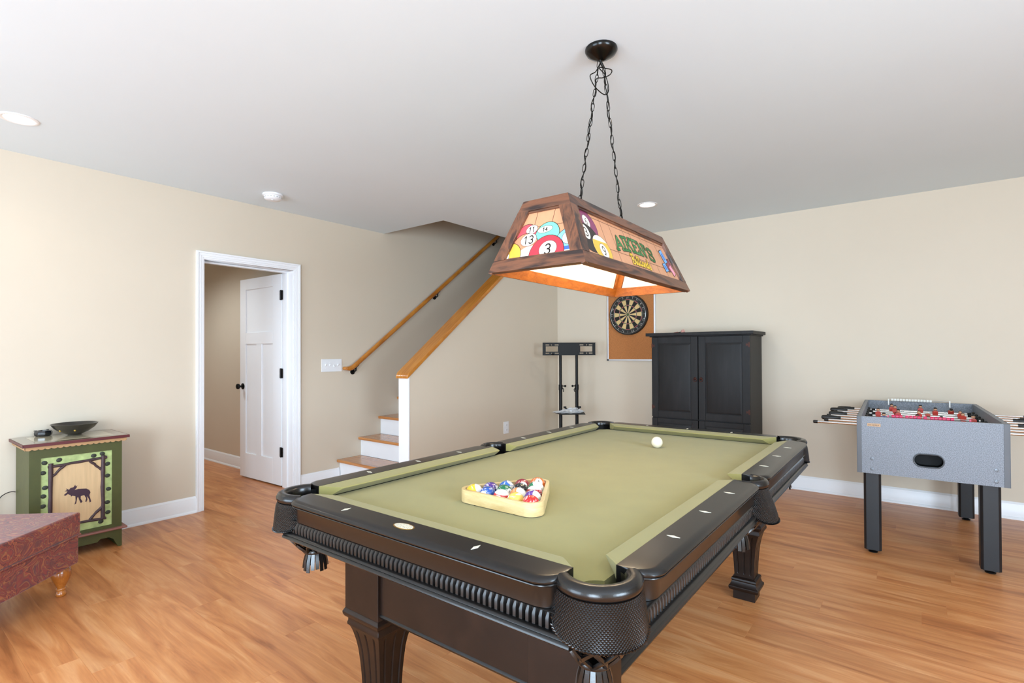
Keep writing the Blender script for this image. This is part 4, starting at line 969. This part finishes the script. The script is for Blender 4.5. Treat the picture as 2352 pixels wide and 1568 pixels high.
# front panel with the ball-return opening
def front_panel(s, name):
    b = MB(); hz, hw_, hh = .618, .070, .0385; n = 24
    inner = []
    for k in range(n):
        a = 2 * pi * k / n; cx = (hw_ - hh) * (1 if cos(a) > 1e-9 else (-1 if cos(a) < -1e-9 else 0)); inner.append((cx + hh * cos(a), hz + hh * sin(a)))
    X0, X1, Z0, Z1 = -fx + .02, fx - .018, fz0, fz1
    outer = []
    for (x, z) in inner:
        dx, dz = x, z - hz; t = min([(X1 if dx > 0 else X0) / dx if abs(dx) > 1e-9 else 1e9, ((Z1 - hz) if dz > 0 else (Z0 - hz)) / dz if abs(dz) > 1e-9 else 1e9]); outer.append((dx * t, hz + dz * t))
    # add corner points so the rectangle is exact
    ys = (s * fy, s * (fy - .024)); vs = []; fs = []
    for y_ in ys: vs += [(x, y_, z) for x, z in inner] + [(x, y_, z) for x, z in outer] + [(X1, y_, Z1), (X0, y_, Z1), (X0, y_, Z0), (X1, y_, Z0)]
    m_ = 2 * n + 4
    def edge_id(p):
        if abs(p[0] - X1) < 1e-6: return 0
        if abs(p[1] - Z1) < 1e-6: return 1
        if abs(p[0] - X0) < 1e-6: return 2
        return 3
    for k in range(n):
        k2 = (k + 1) % n
        for l in (0, 1):
            o_ = l * m_; e1, e2 = edge_id(outer[k]), edge_id(outer[k2]); f = [o_ + k, o_ + k2, o_ + n + k2]
            if e1 != e2: f.append(o_ + 2 * n + (0 if {e1, e2} == {0, 1} else 1 if {e1, e2} == {1, 2} else 2 if {e1, e2} == {2, 3} else 3))
            f.append(o_ + n + k); fs.append(tuple(f))
        fs.append((k, k2, m_ + k2, m_ + k))
    co = [2 * n + i for i in range(4)]
    for i in range(4): fs.append((co[i], co[(i + 1) % 4], m_ + co[(i + 1) % 4], m_ + co[i]))
    b.add(vs, fs); p = b.build(name, M_spk, FT, smooth=0)
    r = []
    for k in range(n): a = 2 * pi * k / n; cx = (hw_ - hh) * (1 if cos(a) > 1e-9 else (-1 if cos(a) < -1e-9 else 0)); r.append((cx + hh * cos(a), s * (fy + .001), hz + hh * sin(a)))
    MB().tube(r, .004, 6, closed=True).build('return_rim', mat('dark_rim', '#4d5257', .4), p)
    cup = MB(); cup.loft([[(x, s * (fy - .004), z) for x, z in inner], [(x * .96, s * (fy - .06), hz + (z - hz) * .9) for x, z in inner]], cap=False); cup.add([(x * .96, s * (fy - .06), hz + (z - hz) * .9) for x, z in inner], [tuple(range(n))]); cup.build('return_cup', mat('return_black', '#0a0c0d', .6, spec=.2), p)
    for x in (-.272, .292):
        for z in (.537, .600): MB().lathe([(0, 0), (.009, 0), (.0085, -.003), (.004, -.0035), (0, -.003)], 14, axis='y', c=(x, s * fy, z)).build('bolt', mat('steel_bolt', '#5c5f62', .3, .8), p) if s < 0 else None
    return p
fp = front_panel(-1, 'end_panel'); front_panel(1, 'end_panel')
stk = MB().box(-.295, -.228, -fy - .0012, -fy + .0005, .799, .817).build('badge', mat('badge_tan', '#b08a62', .4, var=.15, scale=60), fp, label='small tan badge')
for k in range(7): MB().box(-.288 + k * .0078, -.2835 + k * .0078, -fy - .0016, -fy - .001, .8045, .8095).build('badge_mark', mat('badge_ink', '#5a4432', .5), stk, smooth=0)
for s in (-1, 1):
    MB().box(*sorted((s * fx - (0 if s > 0 else -.0), s * (fx - .022))), -fy - .002, fy + .002, fz0, fz1).build('side_panel', M_spk, FT, bevel=.002)
    MB().box(*sorted((s * (fx - .0005), s * (fx - .0225))), -fy - .0035, -fy - .001, fz0, fz1).build('edge_band', M_edge, FT)
    MB().box(*sorted((s * fx, s * (fx + .0025))), -fy - .003, fy, fz0, fz1).build('side_skin', M_edge, FT)
    for q in (-1, 1):
        lb = MB(); cxs = s * (fx - (.073 if s > 0 or q < 0 else .058)); cy = q * (fy - .105)
        w_ = .045; ch = .012
        ring = lambda z, k=1.0: [(cxs + a * k, cy + b * k, z) for a, b in ((-w_ + ch, -w_), (w_ - ch, -w_), (w_, -w_ + ch), (w_, w_ - ch), (w_ - ch, w_), (-w_ + ch, w_), (-w_, w_ - ch), (-w_, -w_ + ch))]
        lb.loft([ring(.022), ring(.53)]); lb.build('leg', M_fleg, FT, bevel=.002)
        MB().lathe([(0, 0), (.024, 0), (.026, .006), (.012, .012), (.008, .024), (0, .024)], 14, c=(cxs, cy, 0)).build('leveler', M_bpl, FT)
MB().box(-fx + .02, fx - .02, -fy + .024, fy - .024, .66, .672).build('playfield', mat('playfield', '#d6dad3', .35, var=.05), FT)
MB().box(-fx + .02, fx - .02, -fy + .024, fy - .024, .512, .52).build('bottom_board', M_edge, FT)
# rods, handles, players, score beads
M_red = mat('player_red', '#c43a2c', .4, var=.05); M_blue = mat('player_blue', '#2d4f9a', .4, var=.05); M_skin = mat('player_skin', '#d9a07c', .5, var=.05); M_hair = mat('player_hair', '#1b1613', .6)
def player_mesh(red):
    b = MB(); m = [M_red if red else M_blue, M_skin, M_hair, M_bpl]
    b.loft([[(x * w_, y * d_, z) for x, y in ((-1, -1), (1, -1), (1, 1), (-1, 1))] for z, w_, d_ in ((-.030, .010, .008), (-.012, .011, .010), (.004, .016, .011), (.022, .017, .011), (.030, .010, .008))], mi=0)
    b.sphere((0, 0, .042), .0105, 10, 8, mi=1); b.sphere((0, .002, .0475), .0108, 10, 6, (1, 1, .75), mi=2)
    b.loft([[(x * w_, y * d_ + o_, z) for x, y in ((-1, -1), (1, -1), (1, 1), (-1, 1))] for z, w_, d_, o_ in ((-.075, .012, .010, 0), (-.060, .012, .009, 0), (-.045, .009, .007, 0), (-.028, .010, .008, 0))], mi=3)
    b.lathe([(.0125, -.014), (.0125, .014)], 10, axis='x', cap=True, mi=0)
    return b.mesh('player', m, smooth=45)
PM = [player_mesh(True), player_mesh(False)]
RODZ = .79; rods = [(-.545, 3, 0, 1), (-.39, 2, 0, 1), (-.235, 3, 1, -1), (-.08, 5, 0, 1), (.08, 5, 0, -1), (.235, 3, 0, 1), (.39, 2, 0, -1), (.545, 3, 0, -1)]
SH = [-.02, .03, -.035, .02, -.015, .04, -.03, .01]
for i, (ry, n, team, hs_) in enumerate(rods):
    sh_ = SH[i]; xa, xb = -fx - .20, fx + .20
    if hs_ > 0: xa, xb = -fx - .215 + sh_, fx + .12 + sh_
    else: xa, xb = -fx - .10 + sh_, fx + .235 + sh_
    rd = MB().tube([(xa, ry, RODZ), (xb, ry, RODZ)], .0078, 10).build('rod', M_chr, FT)
    hx0 = xa if hs_ < 0 else xb; sg = -1 if hs_ < 0 else 1
    MB().lathe([(0, 0), (.013, 0), (.014, .012), (.0125, .018), (.0165, .03), (.0175, .06), (.0165, .095), (.0145, .112), (.008, .118), (0, .118)], 14, axis='x', c=(0, 0, 0)).xf(Matrix.Translation((hx0 - sg * .02, ry, RODZ)) @ Matrix.Scale(sg, 4, (1, 0, 0))).build('handle', M_bpl, rd)
    MB().lathe([(0, 0), (.0105, 0), (.0105, .022), (.008, .026), (0, .026)], 10, axis='x').xf(Matrix.Translation(((xb if hs_ < 0 else xa) + sg * .008, ry, RODZ)) @ Matrix.Scale(-sg, 4, (1, 0, 0))).build('rod_cap', M_bpl, rd)
    for sx in (-1, 1):
        MB().lathe([(.009, 0), (.018, 0), (.018, .012), (.013, .016), (.009, .016)], 12, axis='x', c=(sx * (fx - .03) - .008, ry, RODZ), closedprof=True).build('bushing', M_bpl, rd)
        MB().lathe([(.0085, 0), (.0115, .004), (.0095, .008), (.0115, .012), (.0095, .016), (.0115, .02), (.0085, .024)], 10, axis='x', c=(sx * (fx - .055) - .012 + sh_ * .3, ry, RODZ)).build('bumper', M_bpl, rd)
    sp = {1: .2, 2: .24, 3: .18, 5: .118}[n]
    for k in range(n):
        tilt = random.choice((.1, -.2, 1.3, -1.4, .3, -.6)) if i not in (0, 7) else random.choice((.1, -.3, .9))
        link('player', PM[team], rd, loc=((k - (n - 1) / 2) * sp + sh_, ry, RODZ), rot=(tilt, 0, 0))
for s, col, nm in ((-1, '#c22b52', 'crimson'), (1, '#ecebe4', 'white')):
    yb = s * (fy - .055)
    rb = MB().tube([(-.19, yb, fz1 + (.004 if s < 0 else .012)), (.19, yb, fz1 + (.004 if s < 0 else .012))], .0025, 8).build('score_rod', M_chr, FT)
    for e_ in (-1, 1): MB().box(e_ * .19 - .004, e_ * .19 + .004, yb - .005, yb + .005, fz1 - .03, fz1 + (.01 if s < 0 else .018)).build('score_bracket', mat('bead_' + nm, col, .35, var=.05), rb)
    mb_ = MB().lathe([(.003, -.0085), (.0105, -.0075), (.0115, 0), (.0105, .0075), (.003, .0085)], 12, axis='x').mesh('score_bead', mat('bead_' + nm, col, .35, var=.05))
    x = -.165
    for k in range(14):
        link('score_bead', mb_, rb, loc=(x, yb, fz1 + (.004 if s < 0 else .012))); x += .0185 + (.012 if k in (2, 6, 7) and s < 0 else 0)

# ================================================================ LEFT SIDE: painted cabinet, bowl, ashtray, cord, ottoman
M_cg = mat('cabinet_green', '#474a20', .5, var=.12, scale=14, bump=.05); M_cm = mat('cabinet_maroon', '#5a1f22', .4, var=.1); M_ctan = mat('cabinet_tan', '#b98f62', .5, var=.1)
CX0, CX1, CY0, CY1 = -4.532, -4.160, .692, 1.149
CA = thing('painted_cabinet', 'small green painted cabinet with a moose silhouette and twig frame on its door', 'cabinet', (CX1, (CY0 + CY1) / 2, 0)); ch_ = (CY1 - CY0) / 2; cd = CX0 - CX1
MB().box(cd, -.018, -ch_, ch_, .128, .69).build('body', M_cg, CA, bevel=.002)
fr = MB(); rect_f = [(-ch_, ch_, .635, .69), (-ch_, ch_, .128, .152), (-ch_, -ch_ + .053, .152, .635), (ch_ - .053, ch_, .152, .635)]
for a, b, c, e in rect_f: fr.box(-.018, 0, a, b, c, e)
fr.build('face_frame', M_cg, CA, smooth=0)
tp = MB(); tp.box(cd - .002, .03, -ch_ - .03, ch_ + .03, .712, .730); tp.build('top', mat('cabinet_top', '#6a5742', .16, var=.15, scale=9, coat=.6), CA, bevel=.003)
ed_ = MB(); ed_.box(.0302, .034, -ch_ - .034, ch_ + .034, .711, .729); ed_.box(cd, .034, -ch_ - .034, -ch_ - .0302, .711, .729); ed_.box(cd, .034, ch_ + .0302, ch_ + .034, .711, .729); ed_.build('top_edge', M_cm, CA, bevel=.0012)
MB().box(cd + .06, -.03, -ch_ + .035, ch_ - .035, .7302, .7312).build('top_inlay', mat('inlay_cream', '#c9bda0', .14, var=.08, scale=5, coat=.6), CA, smooth=0)
# scalloped trim below the top
def scallop(mb, p0, p1, nrm, n, z1, z0, t):
    p0, p1 = Vector(p0), Vector(p1); d = (p1 - p0) / n; pts = [(0, z1)]
    prof = []
    for i in range(n):
        for k in range(5): prof.append(((i + k / 4), z0 + .006 * (1 - sin(pi * k / 4))))
    poly_ = [(0, z1)] + prof + [(n, z1)]
    mb.loft([[tuple(p0 + d * a + Vector(nrm) * w_) + () for a, z in poly_] for w_ in (0, t)])
    k = len(mb.v) - 2 * len(poly_)
    for l in range(2):
        for j, (a, z) in enumerate(poly_): q = mb.v[k + l * len(poly_) + j]; mb.v[k + l * len(poly_) + j] = (q[0], q[1], z)
sc = MB(); scallop(sc, (0, -ch_ - .02, 0), (0, ch_ + .02, 0), (1, 0, 0), 17, .711, .689, .02); sc.build('scalloped_trim', M_ctan, CA, smooth=20)
sc = MB(); scallop(sc, (cd, -ch_, 0), (.018, -ch_, 0), (0, -1, 0), 13, .711, .689, .02); sc.build('scalloped_trim', M_ctan, CA, smooth=20)
sc = MB(); scallop(sc, (cd, ch_, 0), (.018, ch_, 0), (0, 1, 0), 13, .711, .689, .02); sc.build('scalloped_trim', M_ctan, CA, smooth=20)
bs = MB(); bs.box(cd, .026, -ch_ - .026, ch_ + .026, .116, .130); bs.build('base_moulding', mat('moulding_pink', '#8a5a50', .4, var=.15), CA, bevel=.005)
MB().prism([(-ch_, 0), (-ch_ + .02, 0), (-ch_ + .034, .03), (-ch_ + .046, .055), (-ch_ + .07, .072), (-ch_ + .115, .072), (-ch_ + .13, .056), (ch_ - .13, .056), (ch_ - .115, .072), (ch_ - .07, .072), (ch_ - .046, .055), (ch_ - .034, .03), (ch_ - .02, 0), (ch_, 0), (ch_, .117), (-ch_, .117)], -.016, .004, 'x').build('bracket_base', M_cg, CA, smooth=20, bevel=.0015)
for q in (-1, 1): MB().box(cd, -.016, *sorted((q * ch_, q * (ch_ - .016))), 0, .117).build('side_base', M_cg, CA)
PY0, PY1, PZ0, PZ1 = -ch_ + .053, ch_ - .053, .152, .635
dr = MB().box(-.014, -.006, PY0, PY1, PZ0, PZ1).build('door_panel', mat('panel_pale_green', '#a9b878', .5, var=.22, scale=28), CA, smooth=0, label='painted moose door panel')
MB().box(-.006, -.0048, -.128, .128, .208, .580).build('centre_field', mat('panel_beige', '#cfae82', .5, var=.08, scale=6, stretch=(1, 10, 1)), dr, smooth=0)
M_tw = mat('twig_brown', '#432f31', .6, var=.2, scale=40)
def twig(p0, p1, r):
    n = 8; P = [(-.004, p0[0] + (p1[0] - p0[0]) * i / n + random.uniform(-.002, .002), p0[1] + (p1[1] - p0[1]) * i / n + random.uniform(-.002, .002)) for i in range(n + 1)]
    MB().tube(P, [r * random.uniform(.85, 1.15) for _ in P], 8).build('twig', M_tw, dr, smooth=60)
yl, yr, zl, zu = -.130, .128, .205, .588
for a, b, r in (((yl, zl - .015), (yl, zu + .008), .0105), ((yr, zl + .0), (yr, zu + .02), .011), ((yl - .012, zu - .012), (yr + .022, zu + .004), .0085), ((yl - .01, zl), (yr + .018, zl - .004), .009), ((yl + .004, zu - .075), (yl + .07, zu - .008), .007), ((yr - .004, zu - .075), (yr - .07, zu - .004), .007), ((yl + .004, zl + .075), (yl + .07, zl + .004), .007), ((yr - .004, zl + .075), (yr - .07, zl + .004), .008)): twig(a, b, r)
M_cone = mat('cone_dark', '#2f3328', .6, var=.25, scale=90)
for (yy, zz_) in ((-.158, .605), (-.165, .545), (-.155, .455), (-.163, .405), (-.165, .345), (-.16, .285), (-.155, .225), (.125, .618), (.08, .612), (.152, .548), (.152, .472), (.158, .385), (.152, .30), (.155, .235), (.118, .183), (-.03, .178), (-.10, .18), (-.09, .612)):
    c = MB().sphere((0, 0, 0), .0145, 9, 6, (.22, 1.05, .9)); c.build('pine_cone', M_cone, dr, loc=(-.0055, yy, zz_), rot=(random.uniform(-.6, .6), 0, 0), smooth=30)
MO = [(738,893),(768,868),(783,850),(748,848),(775,834),(764,815),(800,830),(815,810),(850,800),(870,772),(878,795),(896,778),(886,805),(862,834),(905,820),(1000,815),(1035,832),(1050,860),(1036,895),(1050,940),(1058,970),(1040,982),(1031,940),(1006,905),(1013,945),(1000,977),(988,970),(998,930),(975,893),(935,905),(933,935),(956,970),(935,988),(916,950),(905,915),(893,925),(881,990),(862,1005),(874,960),(872,905),(836,900),(825,911),(816,893),(785,880),(760,900)]
mo = [(.853 + (x - 740) * .000425 - (CY0 + CY1) / 2, .394 - (y_ - 890) * .00053 - (x - 740) * .0000886) for x, y_ in MO]
MB().prism(mo, -.0049, -.0040, 'x').build('moose', mat('moose_plum', '#3a2230', .6, var=.08), dr, smooth=0, label='dark plum moose silhouette')

bw = MB(); bw.lathe([(0, 0), (.035, 0), (.038, .004), (.075, .022), (.105, .046), (.122, .070), (.125, .0735), (.121, .0735), (.102, .050), (.072, .028), (.036, .010), (0, .008)], 40)
tag(bw.build('bowl', mat('bowl_dark', '#2a2722', .28, var=.3, scale=12, coat=.3), loc=(-4.405, .957, .7315), smooth=50), 'wide dark footed bowl on top of the green cabinet', 'bowl')
bo = bpy.data.objects['bowl']
for a in (-1.1, -.2): MB().sphere((.093 * cos(a), .093 * sin(a), .037), .008, 8, 6, (.6, .8, 1)).build('painted_spot', mat('spot_ochre', '#b08a2e', .4), bo, smooth=60)
asht = MB(); asht.lathe([(0, 0), (.036, 0), (.046, .010), (.047, .026), (.042, .036), (.033, .036), (.030, .016), (0, .014)], 8)
tag(asht.build('ashtray', mat('ashtray_black', '#191b1f', .18, coat=.5), loc=(-4.487, .815, .7305), smooth=25, bevel=.002), 'small black faceted dish on the green cabinet left of the bowl', 'dish')
for k in range(3):
    a = k * 2.1 + .3; MB().box(-.009, .009, -.004, .004, 0, .006).build('notch_rest', mat('ashtray_black', '#191b1f'), bpy.data.objects['ashtray'], loc=(.038 * cos(a), .038 * sin(a), .034), rot=(0, 0, a), bevel=.002)
crd = MB().tube(smooth_path([(-4.545, .60, .30), (-4.548, .62, .36), (-4.545, .648, .385), (-4.538, .675, .392), (-4.53, .69, .388)], 4), .0026, 6).build('power_cord', M_bpl)
MB().tube([(-4.545, .60, .30), (-4.547, .598, .20), (-4.53, .61, .02), (-4.45, .63, .004)], .0026, 6).build('cord_tail', M_bpl, crd)
tag(crd, 'thin dark power cord on the wall beside the green cabinet', 'cord')

def paisley():
    m, nt, b = newmat('paisley_fabric'); N, L = nt.nodes, nt.links
    tc = N.new('ShaderNodeTexCoord')
    n0 = N.new('ShaderNodeTexNoise'); n0.inputs['Scale'].default_value = 8.5; n0.inputs['Detail'].default_value = 3.5; n0.inputs['Distortion'].default_value = 1.1; L.new(tc.outputs['Object'], n0.inputs[0])
    ml = N.new('ShaderNodeMath'); ml.operation = 'MULTIPLY'; ml.inputs[1].default_value = 6.0; L.new(n0.outputs[0], ml.inputs[0])
    fr_ = N.new('ShaderNodeMath'); fr_.operation = 'FRACT'; L.new(ml.outputs[0], fr_.inputs[0])
    cr = N.new('ShaderNodeValToRGB'); e = cr.color_ramp.elements
    e[0].position = 0; e[0].color = lin('#6f2018'); e[1].position = 1; e[1].color = lin('#7d2a1c')
    for p_, c_ in ((.18, '#8c3220'), (.30, '#4f1a1c'), (.42, '#9a3a24'), (.52, '#9d6434'), (.60, '#7a3b26'), (.72, '#8a2a20'), (.84, '#5c2430'), (.92, '#935a32')):
        q = e.new(p_); q.color = lin(c_)
    L.new(fr_.outputs[0], cr.inputs[0])
    n1 = N.new('ShaderNodeTexVoronoi'); n1.inputs['Scale'].default_value = 13.0; L.new(tc.outputs['Object'], n1.inputs[0])
    c2 = N.new('ShaderNodeValToRGB'); e = c2.color_ramp.elements; e[0].position = .10; e[0].color = (1, 1, 1, 1); e[1].position = .42; e[1].color = (0, 0, 0, 1); L.new(n1.outputs['Distance'], c2.inputs[0])
    ms = N.new('ShaderNodeMath'); ms.operation = 'MULTIPLY'; ms.inputs[1].default_value = .75; L.new(c2.outputs[0], ms.inputs[0])
    mx = N.new('ShaderNodeMixRGB'); L.new(ms.outputs[0], mx.inputs[0]); L.new(cr.outputs[0], mx.inputs[1]); mx.inputs[2].default_value = lin('#5d2527')
    L.new(mx.outputs[0], b.inputs['Base Color']); b.inputs['Roughness'].default_value = .62; b.inputs['Sheen Weight'].default_value = .25
    n3 = N.new('ShaderNodeTexNoise'); n3.inputs['Scale'].default_value = 500; L.new(tc.outputs['Object'], n3.inputs[0])
    bp = N.new('ShaderNodeBump'); bp.inputs['Strength'].default_value = .15; bp.inputs['Distance'].default_value = .001; L.new(n3.outputs[0], bp.inputs['Height']); L.new(bp.outputs[0], b.inputs['Normal'])
    return m
M_pais = paisley()
# local x along the visible front face (towards the camera), local y towards the room corner
OT = thing('ottoman', 'red paisley upholstered storage ottoman on turned wooden feet', 'ottoman', (-3.543, .790, 0), radians(-47))
OL, OW = .80, .62
def soft_box(z0, z1, k, bev, nm):
    return MB().box(-k, OL + k, -OW - k, k, z0, z1).build(nm, M_pais, OT, bevel=bev, seg=3)
soft_box(.150, .297, 0, .010, 'base_box'); soft_box(.302, .418, .006, .012, 'lid')
MB().tube([(-.004, .004, .3), (OL + .004, .004, .3), (OL + .004, -OW - .004, .3), (-.004, -OW - .004, .3)], .004, 6, closed=True).build('piping', M_pais, OT)
ftm = MB().lathe([(0, 0), (.018, 0), (.022, .004), (.023, .014), (.019, .022), (.017, .028), (.021, .034), (.021, .040), (.017, .044), (.022, .056), (.034, .080), (.042, .105), (.043, .125), (.036, .142), (.030, .150), (0, .150)], 24).mesh('foot', wood('turned_oak', [(0.3, '#8a4b1c'), (0.5, '#a86226'), (0.75, '#b97633')], rough=.22, stretch=(12, 12, 2), scale=2, fine=.25, coat=.4), smooth=50)
for x_, y_ in ((.055, -.05), (OL - .055, -.05), (.055, -OW + .05), (OL - .055, -OW + .05)): link('foot', ftm, OT, loc=(x_, y_, 0), label='turned wooden foot')
